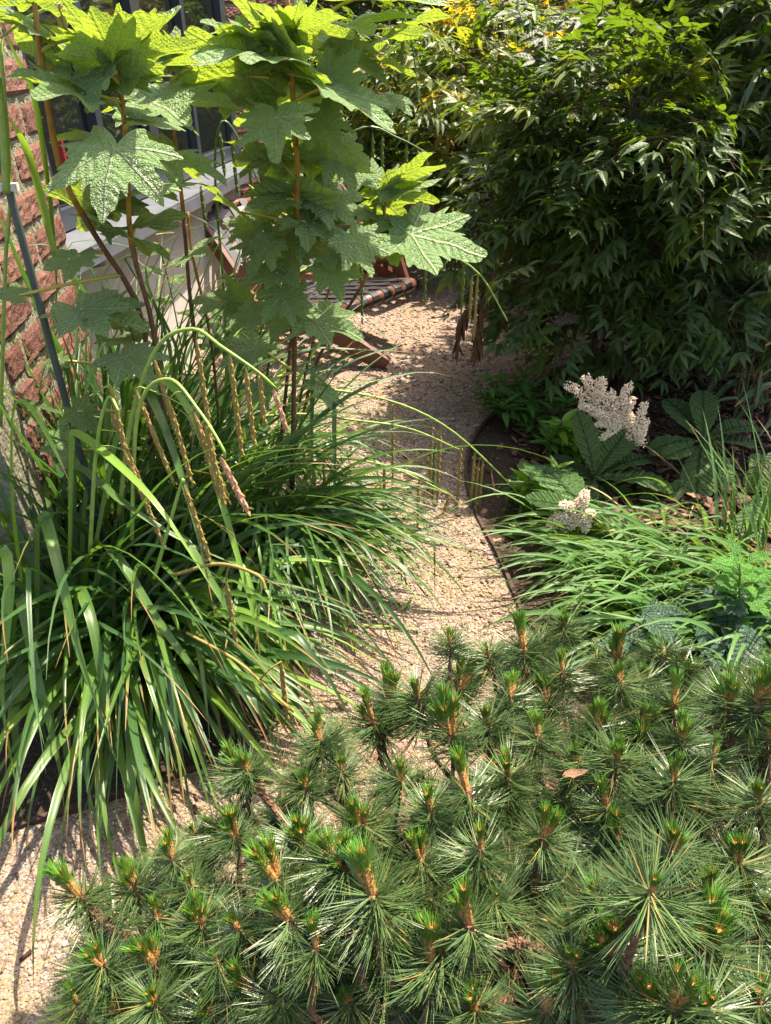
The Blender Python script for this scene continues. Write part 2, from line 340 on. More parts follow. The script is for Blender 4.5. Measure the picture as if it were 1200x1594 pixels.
def oak_mesh(i, mat):
    rad, vang, vr = oak_outline(); NA, NR = 168, 7; mb = MB()
    cup = U(-.10, .22); droop = U(.05, .75); wv = U(0, 6); wa = U(.02, .06); fold = U(-.1, .35)
    def z(x, y):
        r = math.hypot(x, y); th = math.atan2(y, x)
        sect = min(abs((th - a + math.pi) % (2 * math.pi) - math.pi) for a in vang)
        return (-droop * r * r * .55 + fold * abs(y) * .45 + cup * (y * y) + wa * math.sin(7 * th + wv) * r * 1.5 + wa * math.sin(13 * x + wv) * .35
                + .07 * math.sin(min(sect, .45) * 3.4) * r)
    vs = [(0, 0, 0)]; ths = [-math.pi + 2 * math.pi * k / NA for k in range(NA)]
    for j in range(1, NR + 1):
        q = (j / NR) ** .8
        for t in ths:
            r_ = rad(t) * q + 0; x, y = r_ * math.cos(t), r_ * math.sin(t); vs.append((x, y, z(x, y)))
    fs, uvs = [], []
    def uvof(idx, a):
        x, y, _ = vs[idx]; return (x * math.cos(a) + y * math.sin(a), -x * math.sin(a) + y * math.cos(a))
    for k in range(NA):
        k2 = (k + 1) % NA; tm = ths[k] + math.pi / NA
        a = min(vang, key=lambda q: abs((tm - q + math.pi) % (2 * math.pi) - math.pi))
        f = (0, 1 + k, 1 + k2); fs.append(f); uvs.append([uvof(q, a) for q in f])
        for j in range(NR - 1):
            f = (1 + j * NA + k, 1 + (j + 1) * NA + k, 1 + (j + 1) * NA + k2, 1 + j * NA + k2); fs.append(f); uvs.append([uvof(q, a) for q in f])
    mb.add(vs, fs, uvs); return mb.mesh('hydrangea_leaf', mat, True)
OAK = [oak_mesh(i, M['oak']) for i in range(16)] ; OAK_OLD = [oak_mesh(i, M['oak_old']) for i in range(3)]

def blade_leaf(mb, base, fwd, nrm, L, W, n=6, shape='ovate', droop=.2, fold=.25, teeth=0, stalk=0., wav=0.):
    """one simple leaf (two halves folded along the midrib) appended to mb"""
    f = fwd.normalized(); s = f.cross(nrm).normalized(); u = s.cross(f); vs = []; uvs = []
    for i in range(n + 1):
        t = i / n
        if shape == 'ovate': wd = math.sin(math.pi * min(1, t ** .75)) ** .9 * (1 - .25 * t)
        elif shape == 'obovate': wd = math.sin(math.pi * min(1, t ** 1.9 * .985)) ** .62 * (.35 + .65 * t ** .6) + .03 * (1 - t)
        else: wd = math.sin(math.pi * t ** .85)
        if i == n: wd = 0.02 if shape != 'obovate' else .12
        if i == 0: wd = .03
        wd *= W / 2
        if teeth: wd *= 1 + teeth * ((i % 2) - .5)
        c = base + f * (stalk + t * L) - u * (droop * L * t * t) + u * wav * math.sin(t * 9) * L * .03
        e = u * wd * fold
        ru = u * (wav * .05 * L * math.sin(t * 17 + W * 100))
        vs += [c - s * wd + e + ru, c, c + s * wd + e - ru]; h = wd / L
        uvs += [(t, -h), (t, 0), (t, h)]
    fs = []
    for i in range(n):
        a = i * 3; fs += [(a, a + 1, a + 4, a + 3), (a + 1, a + 2, a + 5, a + 4)]
    mb.add(vs, fs, uvs)

def ribbon(pts, wfun, roll=0., fold=.35, nrm=None):
    """grass-like blade through pts; returns verts, faces, uvs"""
    N = len(pts); vs = []; uvs = []; prev = None
    for i, p in enumerate(pts):
        t = (pts[min(i + 1, N - 1)] - pts[max(i - 1, 0)]).normalized(); s = t.cross(Vector((0, 0, 1)))
        if s.length < .15: s = prev if prev is not None else t.orthogonal()
        s.normalize()
        if prev is not None and s.dot(prev) < 0: s = -s
        if prev is not None: s = (s * .5 + prev * .5).normalized()
        prev = s.copy()
        u = s.cross(t).normalized()
        q = Quaternion(t, roll * (1 + .6 * i / N)); s2 = q @ s; u2 = q @ u
        w_ = wfun(i / (N - 1)) / 2; v = i / (N - 1)
        vs += [p - s2 * w_ + u2 * w_ * fold, p, p + s2 * w_ + u2 * w_ * fold]; uvs += [(0, v), (.5, v), (1, v)]
    fs = []
    for i in range(N - 1):
        a = i * 3; fs += [(a, a + 1, a + 4, a + 3), (a + 1, a + 2, a + 5, a + 4)]
    return vs, fs, uvs
def wprof(W, base=.55, pw=2.2):
    return lambda t: W * min(1, base + t * 2.2) * max(.02, (1 - t ** pw) ** 1.15)
def arc_pts(p0, az, el0, L, bend, n=13, zmin=.012, sway=0., kink=None, power=1.2):
    pts = [Vector(p0)]; ds = L / n; a = az
    for i in range(n):
        t = (i + .5) / n; el = el0 - bend * t ** power
        if kink is not None and t > kink[0]: el -= kink[1]
        el = max(el, R(-86)); a += sway / n
        d = Vector((math.cos(a) * math.cos(el), math.sin(a) * math.cos(el), math.sin(el)))
        q = pts[-1] + d * ds
        if q.z < zmin: q.z = zmin + U(0, .004)
        pts.append(q)
    return pts

# ------------------------------------------------------------------ ground, path, edging
def sheet(name, poly, z, mat, kind='structure'):
    mb = MB(); mb.add([(p[0], p[1], z) for p in poly], [tuple(range(len(poly)))]); o = mb.obj(name, mat); prop(o, kind=kind); return o
sheet('ground', [(-60, -20), (60, -20), (60, 120), (-60, 120)], 0.0, M['soil'])
LE = [G(x, y) for x, y in [(-250, 1395), (0, 1300), (160, 1252), (330, 1190), (420, 1140), (480, 1050), (470, 950), (430, 850), (415, 760), (410, 660), (400, 600)]]
RE = [G(x, y) for x, y in [(560, 1640), (640, 1400), (760, 1180), (835, 1010), (815, 965), (775, 870), (740, 800), (725, 740), (735, 690), (765, 650), (800, 628), (845, 600), (900, 560)]]
LEs = catmull(LE, 60); REs = catmull(RE, 70)
path_poly = LEs + [Vector((-1.15, 3.6, 0)), Vector((-1.05, 6.2, 0)), Vector((2.2, 6.2, 0)), Vector((2.2, 4.3, 0))] + REs[::-1] + [Vector((-.05, .1, 0)), Vector((-1.5, .1, 0))]
path = sheet('gravel_path', path_poly, .006, M['gravel'])
PX = np.array([p.x for p in path_poly]); PY = np.array([p.y for p in path_poly])
def inpath(x, y):
    c = np.zeros(len(x), bool); n = len(PX); j = n - 1
    for i in range(n):
        cond = ((PY[i] > y) != (PY[j] > y)) & (x < (PX[j] - PX[i]) * (y - PY[i]) / (PY[j] - PY[i] + 1e-12) + PX[i]); c ^= cond; j = i
    return c
def scatter_solid(name, x, y, z, size, mat, shape='ico', flat=.55, elong=1.0, label=None, kind='stuff', parent=None):
    n = len(x)
    if shape == 'ico':
        t = (1 + 5 ** .5) / 2; V = np.array([(-1, t, 0), (1, t, 0), (-1, -t, 0), (1, -t, 0), (0, -1, t), (0, 1, t), (0, -1, -t), (0, 1, -t), (t, 0, -1), (t, 0, 1), (-t, 0, -1), (-t, 0, 1)]) / 1.9
        Fc = np.array([(0, 11, 5), (0, 5, 1), (0, 1, 7), (0, 7, 10), (0, 10, 11), (1, 5, 9), (5, 11, 4), (11, 10, 2), (10, 7, 6), (7, 1, 8), (3, 9, 4), (3, 4, 2), (3, 2, 6), (3, 6, 8), (3, 8, 9), (4, 9, 5), (2, 4, 11), (6, 2, 10), (8, 6, 7), (9, 8, 1)])
    elif shape == 'box':
        V = np.array([(a, b, c) for a in (-1, 1) for b in (-1, 1) for c in (-1, 1)], float)
        Fc = np.array([(0, 1, 3), (0, 3, 2), (4, 6, 7), (4, 7, 5), (0, 4, 5), (0, 5, 1), (2, 3, 7), (2, 7, 6), (0, 2, 6), (0, 6, 4), (1, 5, 7), (1, 7, 3)])
    else:
        V = np.array([(1, 0, 0), (-1, 0, 0), (0, 1, 0), (0, -1, 0), (0, 0, 1), (0, 0, -1)], float)
        Fc = np.array([(0, 2, 4), (2, 1, 4), (1, 3, 4), (3, 0, 4), (2, 0, 5), (1, 2, 5), (3, 1, 5), (0, 3, 5)])
    k = len(V); v = np.repeat(V[None], n, 0) * (1 + rng.uniform(-.28, .28, (n, k, 3)))
    sc = np.stack([size * elong * rng.uniform(.8, 1.25, n), size * rng.uniform(.6, 1.0, n), size * flat * rng.uniform(.6, 1.2, n)], 1)
    v *= sc[:, None, :]
    a = rng.uniform(0, 6.283, n); b = rng.normal(0, .35, n)
    cb, sb = np.cos(b), np.sin(b); xx = v[..., 0] * cb[:, None] + v[..., 2] * sb[:, None]; zz = -v[..., 0] * sb[:, None] + v[..., 2] * cb[:, None]
    ca, sa = np.cos(a), np.sin(a); X = xx * ca[:, None] - v[..., 1] * sa[:, None]; Yv = xx * sa[:, None] + v[..., 1] * ca[:, None]
    vv = np.stack([X + x[:, None], Yv + y[:, None], zz + z[:, None]], 2).reshape(-1, 3)
    ff = (Fc[None] + (np.arange(n) * k)[:, None, None]).reshape(-1, 3)
    me = bpy.data.meshes.new(name); me.vertices.add(len(vv)); me.vertices.foreach_set('co', vv.astype(np.float32).ravel())
    me.loops.add(ff.size); me.loops.foreach_set('vertex_index', ff.astype(np.int32).ravel()); me.polygons.add(len(ff))
    me.polygons.foreach_set('loop_start', np.arange(0, ff.size, 3, dtype=np.int32)); me.update(calc_edges=True); me.validate()
    me.materials.append(mat); o = link(name, me, parent)
    return prop(o, label, None, None, kind)
def rand_pts(n, x0, x1, y0, y1, inside=True):
    x = rng.uniform(x0, x1, n); y = rng.uniform(y0, y1, n); k = inpath(x, y)
    if not inside: k = ~k
    return x[k], y[k]
xs, ys, ss = [], [], []
for n, a, b, c_, d_, s0, s1 in [(56000, -1.1, .6, .35, 1.5, .0017, .0040), (30000, -.7, .9, 1.5, 3.2, .0030, .0055), (20000, -1.1, 2.2, 3.2, 6.0, .0055, .0090), (500, -1.1, .9, .35, 3.2, .006, .0105)]:
    x, y = rand_pts(n, a, b, c_, d_); xs.append(x); ys.append(y); ss.append(rng.uniform(s0, s1, len(x)) * rng.choice([.7, .8, 1, 1, 1.5, 1.9], len(x), p=[.25, .25, .25, .17, .06, .02]))
xs, ys, ss = map(np.concatenate, (xs, ys, ss))
g = scatter_solid('gravel', xs, ys, .006 + ss * .25, ss, M['stone'], 'ico'); prop(g, 'loose pale buff gravel covering the winding garden path', 'gravel')
x, y = rand_pts(9000, -1.6, 1.8, .6, 3.6, False); s_ = rng.uniform(.002, .0055, len(x))
g = scatter_solid('soil_grit', x, y, s_ * .3, s_, M['grit'], 'octa'); prop(g, 'crumbs of dark soil and grit in the planting beds', 'soil')
x = rng.uniform(.55, 2.4, 5200); y = rng.uniform(1.6, 4.2, 5200); k = ~inpath(x, y); x, y = x[k], y[k]; s_ = rng.uniform(.007, .016, len(x))
g = scatter_solid('bark_mulch', x, y, .004 + rng.uniform(0, .012, len(x)), s_, M['chip'], 'box', .16, 1.9); prop(g, 'brown bark mulch and leaf litter under the shrubs', 'mulch')
x, y = rand_pts(1500, -1.0, 1.0, .4, 4.5); g = scatter_solid('path_litter', x, y, np.full(len(x), .012), rng.uniform(.0012, .0045, len(x)), M['chip'], 'box', .2, 2.4); prop(g, 'crumbs of bark, twigs and dry leaf scattered over the gravel', 'litter')
def edging(pts, label):
    mb = MB(); vs = []; n = len(pts); th = .006
    for i, p in enumerate(pts):
        t = (pts[min(i + 1, n - 1)] - pts[max(i - 1, 0)]).normalized(); s = Vector((-t.y, t.x, 0))
        h = .022 + .004 * math.sin(i * .7)
        for q, z in ((-1, -.01), (-1, h), (1, h), (1, -.01)): vs.append(p + s * th * q + Vector((0, 0, z)))
    fs = []
    for i in range(n - 1):
        a = i * 4; fs += [(a, a + 4, a + 5, a + 1), (a + 1, a + 5, a + 6, a + 2), (a + 2, a + 6, a + 7, a + 3)]
    mb.add(vs, fs); o = mb.obj('path_edging', M['edging']); prop(o, label, 'edging', 'steel edging strips along the gravel path')
edging(LEs[:], 'thin rusty steel edging strip between the gravel and the sedges on the left')
edging(REs[:], 'curved rusty steel edging strip between the gravel and the flowering bed on the right')

# ------------------------------------------------------------------ building on the left
def wall_box(mb, a, b, th, z0, z1):
    a = Vector(a); b = Vector(b); t = (b - a).normalized(); s = Vector((-t.y, t.x)) * th
    c = [a, b, b + s, a + s]
    mb.add([(p.x, p.y, z0) for p in c] + [(p.x, p.y, z1) for p in c], [(0, 1, 5, 4), (1, 2, 6, 5), (2, 3, 7, 6), (3, 0, 4, 7), (4, 5, 6, 7), (3, 2, 1, 0)])
def brick_mesh(L, H, W):
    mb = MB(); nx, nz = 14, 7; vs = []
    def dp(x, z): 
        e = min(x, 1 - x, .5) * 2; f = min(z, 1 - z) * 2
        return (.0028 if L > .22 else .0022) * U(-1, 1) + .004 * min(1, e * 4) * min(1, f * 4)
    for j in range(nz + 1):
        for i in range(nx + 1):
            x, z = i / nx, j / nz; edge = (i in (0, nx)) + (j in (0, nz))
            vs.append(((x - .5) * L + (U(-.0015, .0015) if edge else 0), -W / 2 - dp(x, z) + (.003 * edge), (z - .5) * H + (U(-.0015, .0015) if edge else 0)))
    b = len(vs)
    fs = [(j * (nx + 1) + i, j * (nx + 1) + i + 1, (j + 1) * (nx + 1) + i + 1, (j + 1) * (nx + 1) + i) for j in range(nz) for i in range(nx)]
    rim = [i for i in range(nx + 1)] + [j * (nx + 1) + nx for j in range(1, nz + 1)] + [nz * (nx + 1) + i for i in range(nx - 1, -1, -1)] + [j * (nx + 1) for j in range(nz - 1, 0, -1)]
    for r_ in rim: vs.append((vs[r_][0], W / 2, vs[r_][2]))
    n = len(rim)
    fs += [(rim[(k + 1) % n], rim[k], b + k, b + (k + 1) % n) for k in range(n)] + [tuple(b + k for k in range(n))[::-1]]
    mb.add(vs, fs); return mb.mesh('brick', M['brick'], False)
def brick_wall(name, a, b, z0, z1, L, H, J, label, endface=None, core=.12):
    a = Vector(a); b = Vector(b); t = (b - a).normalized(); nr = Vector((t.y, -t.x)); ang = math.atan2(t.y, t.x)
    root = thing(name, (a.x, a.y, 0), label, 'brick wall')
    mb = MB(); wall_box(mb, a + t * .004, b - t * .004, core, 0, z1); mo = mb.obj('mortar', M['mortar'], root)
    S3 = [brick_mesh(L, H, .1) for _ in range(4)]; S2 = [brick_mesh((L - J) / 2, H, .1) for _ in range(4)]
    tot = (b - a).length; z = z0 + H / 2; row = 0
    while z < z1:
        # lay from the corner b backwards, alternate stretcher / header courses
        d = tot; k = 0
        while d > .03:
            hd = (row % 2 == 1 and k == 0) or (row % 2 == 0 and k == 2); l = (L - J) / 2 if hd else L
            c = b - t * (tot - d + l / 2); c3 = Vector((c.x, c.y, z)) - Vector((nr.x, nr.y, 0)) * (.05 - .004 + U(-.002, .002))
            if d - l > -.12:
                o = link('brick', random.choice(S2 if hd else S3), root); o.matrix_local = Matrix.Translation(c3 - root.location) @ Matrix.Rotation(ang, 4, 'Z') @ Matrix.Rotation(R(U(-.8, .8)), 4, 'Y')
            d -= l + J; k += 1
        z += H + J; row += 1
    return root
brick_wall('brick_pier', (-.95, 1.55), (-1.04, 2.42), .10, 2.4, .27, .082, .022, 'rough red brick pier behind the grey conduit at the left edge')
fa, fb = Vector((-1.34, 2.35)), Vector((-1.0, 5.3)); ft = (fb - fa).normalized(); fang = math.atan2(ft.y, ft.x)
# glazed facade
win = thing('window', (fa.x, fa.y, .85), 'dark blue-grey framed window wall behind the tall hydrangeas', 'window')
def fpt(u_, z): return Vector((fa.x + ft.x * u_, fa.y + ft.y * u_, z))
rot = Matrix.Rotation(fang, 3, 'Z'); FL = (fb - fa).length
posts = [(.02, .07), (.50, .09), (1.00, .05), (1.55, .10), (2.15, .05), (2.85, .10)]
for u_, w_ in posts:
    mb = MB(); mb.box(fpt(u_, 1.85), (w_, .09, 1.96), rot); mb.obj('frame_post', M['frame'], win)
for z in (.90, 2.85):
    mb = MB(); mb.box(fpt(FL / 2, z), (FL, .078, .075), rot); mb.obj('frame_rail', M['frame'], win)
for (u0, _), (u1, _) in zip(posts[:-1], posts[1:]):
    mb = MB(); mb.box(fpt((u0 + u1) / 2, 1.87), (u1 - u0 - .06, .012, 1.86), rot); mb.obj('pane', M['glass'], win)
mb = MB(); mb.box(fpt(FL / 2, .845) + Vector((ft.y, -ft.x, 0)) * .10, (FL, .26, .02), rot); mb.obj('sill', M['sill'], win)
mb = MB(); mb.box(fpt(FL / 2, .815) + Vector((ft.y, -ft.x, 0)) * .225, (FL, .014, .055), rot); mb.obj('sill_lip', M['sill'], win)
brick_wall('brick_wall', (-1.02, 5.35), (-.62, 6.05), .10, 2.9, .215, .066, .014, 'brown brick wall end beyond the window at the back')
mb = MB(); wall_box(mb, (-1.40, 2.3), (-1.24, 3.1), .15, 0, .78); o = mb.obj('house_plinth', M['mortar']); prop(o, 'grey mortar plinth under the window, mostly hidden by sedge leaves', 'plinth')
# pale concrete low wall
cw = thing('concrete_wall', (-1.25, 3.0, 0), 'pale sunlit concrete low wall with rust streaks behind the hydrangea stems', 'low wall')
mb = MB(); wall_box(mb, (-1.17, 3.05), (-.93, 4.75), .12, 0, .79); mb.obj('wall_body', M['concrete'], cw)
mb = MB(); wall_box(mb, (-1.30, 2.90), (-1.165, 3.04), .14, 0, .70); mb.obj('end_block', M['concrete'], cw)
# conduit
cdt = thing('grey_conduit', P(60, 430, 1.55), 'thin grey vertical conduit fixed in front of the brick pier', 'pipe')
cb_ = P(60, 430, 1.62); mb = MB(); mb.tube([(cb_.x, 1.60, .05), (cb_.x - .005, 1.60, 1.0), (cb_.x - .005, 1.60, 2.2)], .0085, 10); mb.obj('conduit_pipe', M['conduit'], cdt, True)
mb = MB(); mb.box((cb_.x, 1.592, P(30, 290, 1.60).z), (.034, .02, .014)); mb.obj('pipe_clip', M['clip'], cdt)
mb = MB()
c0 = P(92, 215, 2.5)
for i in range(9): mb.tube([c0 + Vector((0, 0, -.009 * i - .004)), c0 + Vector((0, 0, -.009 * i + .004))], .010, 8)
o = mb.obj('red_tassel', M['red']); prop(o, 'small ribbed red tassel hanging beside the brick pier', 'tassel')

# ------------------------------------------------------------------ lounge chairs
def board(mb, a, b, w_, th, side):
    a, b = Vector(a), Vector(b); t = (b - a).normalized(); s = Vector(side).normalized(); s = (s - t * s.dot(t)).normalized(); u = t.cross(s)
    vs = []
    for p in (a, b):
        for q, r_ in ((-1, -1), (1, -1), (1, 1), (-1, 1)): vs.append(p + s * th / 2 * q + u * w_ / 2 * r_)
    mb.add(vs, [(0, 1, 2, 3), (7, 6, 5, 4), (0, 4, 5, 1), (1, 5, 6, 2), (2, 6, 7, 3), (3, 7, 4, 0)])
def chair(near_bar, wvec, foot, label, sc=1.0):
    n0 = Vector(near_bar); wv = Vector(wvec); W = wv.length; wd = wv.normalized()
    fw = Vector((wd.y, -wd.x, 0)); fw = fw if fw.x > 0 else -fw         # forward (towards +x)
    root = thing('lounge_chair', (n0.x, n0.y, 0), label, 'lounge chair', 'low wooden lounge chairs with woven straps')
    back = n0 - fw * .62 * sc + Vector((0, 0, -.10 * sc))
    top = back - fw * .44 * sc + Vector((0, 0, .46 * sc))
    footv = Vector(foot); footv.z = .0
    def part(name, a, b, w_=.085, th=.03):
        mb = MB(); board(mb, a, b, w_ * sc, th * sc, wd); return mb.obj(name, M['wood'], root)
    # long crossing boards: from the front foot up past the seat to the back
    cr = n0 - fw * .30 * sc + Vector((0, 0, -.03))
    e = -wd * .03
    dirn = (cr - footv).normalized()
    part('leg', footv + e + Vector((0, 0, .012)) + dirn * .02, footv + e + dirn * ((cr - footv).length + .35 * sc), .10)
    part('leg', n0 + wv + wd * .03 - fw * .1, back + wv + wd * .03 - fw * .12 + Vector((0, 0, -back.z + .02)))
    part('leg', n0 + e * 2.2 - fw * .42 + Vector((0, 0, -.08)), back + e * 2.2 - fw * .25 + Vector((0, 0, -back.z + .03)))
    part('seat_rail', n0, back, .07); part('seat_rail', n0 + wv, back + wv, .07)
    part('back_rail', back, top, .07); part('back_rail', back + wv, top + wv, .07)
    mb = MB(); mb.tube([n0 - wd * .02, n0 + wv + wd * .02], .034 * sc, 14); mb.obj('front_bar', M['wood'], root, True)
    mb = MB(); mb.tube([top - wd * .02, top + wv + wd * .02], .028 * sc, 12); mb.obj('top_bar', M['wood'], root, True)
    part('armrest', back + e * 2 + Vector((0, 0, .24)), n0 + e * 2 - fw * .12 + Vector((0, 0, .17)), .03, .07)
    part('armrest', back + wv - e * 2 + Vector((0, 0, .24)), n0 + wv - e * 2 - fw * .12 + Vector((0, 0, .17)), .03, .07)
    part('arm_post', n0 + wv - e * 2 - fw * .16 + Vector((0, 0, .18)), n0 + wv - e * 2 - fw * .08 + Vector((0, 0, -.0)), .06, .03)
    # straps: lengthwise straps wrap the front bar, cross straps woven over them
    ns = 6; sw = W / (ns * 2 - .6) * 1.06; up = fw.cross(wd); up = up if up.z > 0 else -up
    for k in range(ns):
        c = wd * (sw * .9 + (W - sw * 1.8) * k / (ns - 1)); mb = MB(); pts = []
        sd_ = (back - n0).normalized(); u1 = (Vector((0, 0, 1)) - sd_ * sd_.z).normalized()
        for a_ in (-150, -120, -90, -60, -30, 0, 30, 60, 90): pts.append(n0 + c + (-sd_ * math.cos(R(a_)) + u1 * math.sin(R(a_))) * .037 * sc)
        pts.append(n0 + c + u1 * .033 * sc + sd_ * .3 * sc); pts.append(back + c + u1 * .03 * sc)
        bd_ = (top - back).normalized(); u2 = wd.cross(bd_); u2 = u2 if u2.x > 0 else -u2
        pts.append(back + c + bd_ * .04 + u2 * .03); pts.append(back + c + bd_ * .3 + u2 * .03); pts.append(top + c + u2 * .034)
        vs = []; nrm_ = []
        for i, p in enumerate(pts):
            t = (pts[min(i + 1, len(pts) - 1)] - pts[max(i - 1, 0)]).normalized(); n_ = wd.cross(t) * .0016
            vs += [p - wd * sw / 2 + n_, p + wd * sw / 2 + n_, p + wd * sw / 2 - n_, p - wd * sw / 2 - n_]
        fs = []
        for i in range(len(pts) - 1):
            a_ = i * 4
            for q in range(4): fs.append((a_ + q, a_ + (q + 1) % 4, a_ + 4 + (q + 1) % 4, a_ + 4 + q))
        mb.add(vs, fs); mb.obj('strap', M['strap'], root)
    for (A, Bq, u1, nn) in ((n0, back, u1, 5), (back, top, u2, 5)):
        dd = Bq - A
        for k in range(nn):
            c = A + dd * ((k + .8) / (nn + .3)); mb = MB(); vs = []; NN = ns * 2 - 1
            dn = dd.normalized(); hw = sw * .42
            for i in range(NN + 1):
                p = c + wv * (i / NN) + u1 * (.031 + (.006 if (i // 2 + k) % 2 else -.003)) * sc
                vs += [p - dn * hw, p + dn * hw, p + dn * hw - u1 * .003, p - dn * hw - u1 * .003]
            fs = []
            for i in range(NN):
                a_ = i * 4
                for q in range(4): fs.append((a_ + q, a_ + (q + 1) % 4, a_ + 4 + (q + 1) % 4, a_ + 4 + q))
            mb.add(vs, fs); mb.obj('strap', M['strap'], root)
    return root
nb = P(532, 478, 3.62); fbp = P(636, 434, 4.10)
wvec = (fbp - nb); wvec.z = 0; nb.z = .33
chair(nb, wvec * 1.02, G(612, 574), 'nearer low wooden lounge chair, black straps round its front bar, board leg on gravel')
n2 = P(610, 372, 4.7); n2.z = .36
chair(n2, wvec * 1.05, G(650, 449), 'farther low wooden lounge chair, mostly hidden behind the hydrangea leaves')

# ------------------------------------------------------------------ sedges on the left
def sedge(loc, label, n, mats, az_fn, el_rng, L_rng, W_rng, bend_rng, spread, seedk, kinkp=.12):
    random.seed(seedk); root = thing('pendulous_sedge', loc, label, 'sedge', 'pendulous sedge clumps beside the path')
    b0 = Vector(loc)
    for i in range(n):
        az = az_fn(i); r_ = abs(random.gauss(0, spread)); p = b0 + Vector((math.cos(az) * r_ + random.gauss(0, spread * .6), math.sin(az) * r_ + random.gauss(0, spread * .6), .01))
        L = U(*L_rng); el = R(U(*el_rng)); bend = R(U(*bend_rng))
        kink = (U(.4, .7), R(U(40, 90))) if random.random() < kinkp else None
        pts = arc_pts(p, az, el, L, bend, 13, sway=random.gauss(0, .3), kink=kink)
        mb = MB(); mb.add(*ribbon(pts, wprof(U(*W_rng)), R(U(-35, 35)), U(.25, .55)))
        mb.obj('leaf', random.choice(mats), root, True)
    return root
def hero(root, pix, W, mat, n=16, fold=.4, roll=0):
    pts = catmull([P(*q) for q in pix], n)
    for p in pts: p.z = max(p.z, .014)
    mb = MB(); mb.add(*ribbon(pts, wprof(W * 1.5), R(roll), fold)); return mb.obj('leaf', mat, root, True)
sg, sdk, sl = M['sedge'], M['sedge_dark'], M['sedge_lime']
TA = 2 * math.pi
A = sedge((-.68, 1.50, 0), 'large arching sedge clump at the lower left, leaves drooping over the near edging', 280, [sg, sdk, sg, sdk, sg, sdk, sl],
          lambda i: R(random.gauss(-60, 38)) if i % 6 else U(0, TA), (45, 80), (.48, .84), (.019, .031), (85, 135), .085, 11)
B = sedge((-.40, 1.98, 0), 'broad sedge clump in the middle whose leaves sweep right over the gravel', 260, [sg, sdk, sg, sdk],
          lambda i: R(random.gauss(-58, 40)) if i % 7 else U(0, TA), (50, 78), (.48, .86), (.014, .025), (85, 130), .08, 12)
C = sedge((-.80, 1.72, 0), 'dark upright sedge clump at the left below the brick pier', 170, [sdk, sdk, sg],
          lambda i: U(0, TA), (62, 88), (.70, 1.15), (.014, .023), (40, 120), .13, 13, .05)
H_ = sedge((-.66, 2.22, 0), 'upright sedge clump round the feet of the hydrangea stems', 130, [sdk, sg, sdk],
          lambda i: U(0, TA), (60, 86), (.55, .95), (.012, .020), (50, 120), .14, 17, .05)
F_ = sedge((-.90, 1.50, 0), 'sedge clump at the left edge, its leaves crossing the lower bricks', 100, [sdk, sg, sdk],
          lambda i: U(0, TA), (62, 88), (.75, 1.22), (.014, .022), (40, 120), .09, 16, .05)
E = sedge((-.86, 1.98, 0), 'tallest dark sedge leaves standing against the foot of the brick pier', 150, [sdk, sdk, sg],
          lambda i: U(0, TA), (72, 89), (.72, 1.15), (.013, .021), (10, 75), .11, 15, .04)
Dq = sedge((-.58, 2.55, 0), 'sedge clump furthest back, below the wooden chair legs', 80, [sdk, sg],
          lambda i: R(random.gauss(-20, 60)), (45, 75), (.5, .9), (.014, .020), (80, 130), .08, 14, .05)
# blades that stand out in the photograph
hero(A, [(35, 905, 1.35), (22, 780, 1.35), (22, 640, 1.37), (48, 636, 1.35), (85, 700, 1.25), (112, 760, 1.2)], .014, sl)
hero(A, [(110, 880, 1.35), (115, 700, 1.4), (122, 678, 1.4), (190, 730, 1.3), (255, 800, 1.2), (340, 930, 1.1)], .020, sl)
hero(A, [(110, 900, 1.4), (115, 760, 1.45), (125, 730, 1.45), (200, 790, 1.35), (300, 850, 1.3), (420, 900, 1.3)], .018, sg)
hero(A, [(190, 860, 1.55), (195, 700, 1.6), (205, 592, 1.6), (245, 640, 1.5), (300, 800, 1.35), (335, 960, 1.2)], .022, sg)
hero(A, [(150, 850, 1.5), (190, 660, 1.6), (235, 585, 1.62), (300, 650, 1.55), (350, 800, 1.45), (395, 960, 1.3), (410, 1060, 1.22)], .020, sl)
hero(A, [(60, 980, 1.25), (62, 830, 1.3), (70, 808, 1.28), (95, 900, 1.15), (130, 1040, 1.05), (172, 1140, 1.0)], .021, sg)
hero(A, [(120, 1040, 1.2), (122, 940, 1.22), (128, 925, 1.2), (150, 1000, 1.1), (160, 1130, 1.02), (125, 1300, .93)], .020, sg)
hero(A, [(20, 1050, 1.2), (28, 945, 1.2), (35, 945, 1.18), (60, 1060, 1.08), (90, 1180, 1.0), (100, 1260, .95)], .018, sg)
hero(A, [(-30, 1000, 1.2), (0, 860, 1.25), (15, 900, 1.18), (10, 1000, 1.1), (5, 1100, 1.04), (35, 1275, .93)], .018, sl)
hero(A, [(140, 950, 1.3), (170, 860, 1.32), (240, 960, 1.22), (330, 1090, 1.14), (345, 1170, 1.1)], .018, sg)
hero(A, [(200, 920, 1.35), (270, 830, 1.4), (350, 940, 1.3), (430, 1030, 1.28), (520, 1082, 1.3)], .016, sg)
hero(A, [(300, 1000, 1.35), (350, 880, 1.45), (380, 890, 1.42), (400, 960, 1.35), (425, 1080, 1.25), (422, 1140, 1.2)], .014, sl)
hero(A, [(330, 1010, 1.35), (372, 1020, 1.3), (375, 1060, 1.27), (365, 1130, 1.2)], .013, sl)
hero(A, [(380, 900, 1.45), (420, 960, 1.4), (457, 1060, 1.3), (455, 1120, 1.25), (440, 1190, 1.2)], .012, sg)
hero(A, [(360, 880, 1.5), (340, 900, 1.5), (410, 910, 1.4), (437, 1000, 1.3), (452, 1075, 1.25), (430, 1160, 1.2)], .006, sl)
hero(B, [(310, 760, 1.95), (420, 600, 2.1), (480, 565, 2.1), (486, 600, 2.08), (485, 700, 2.0), (492, 790, 1.95)], .016, sg)
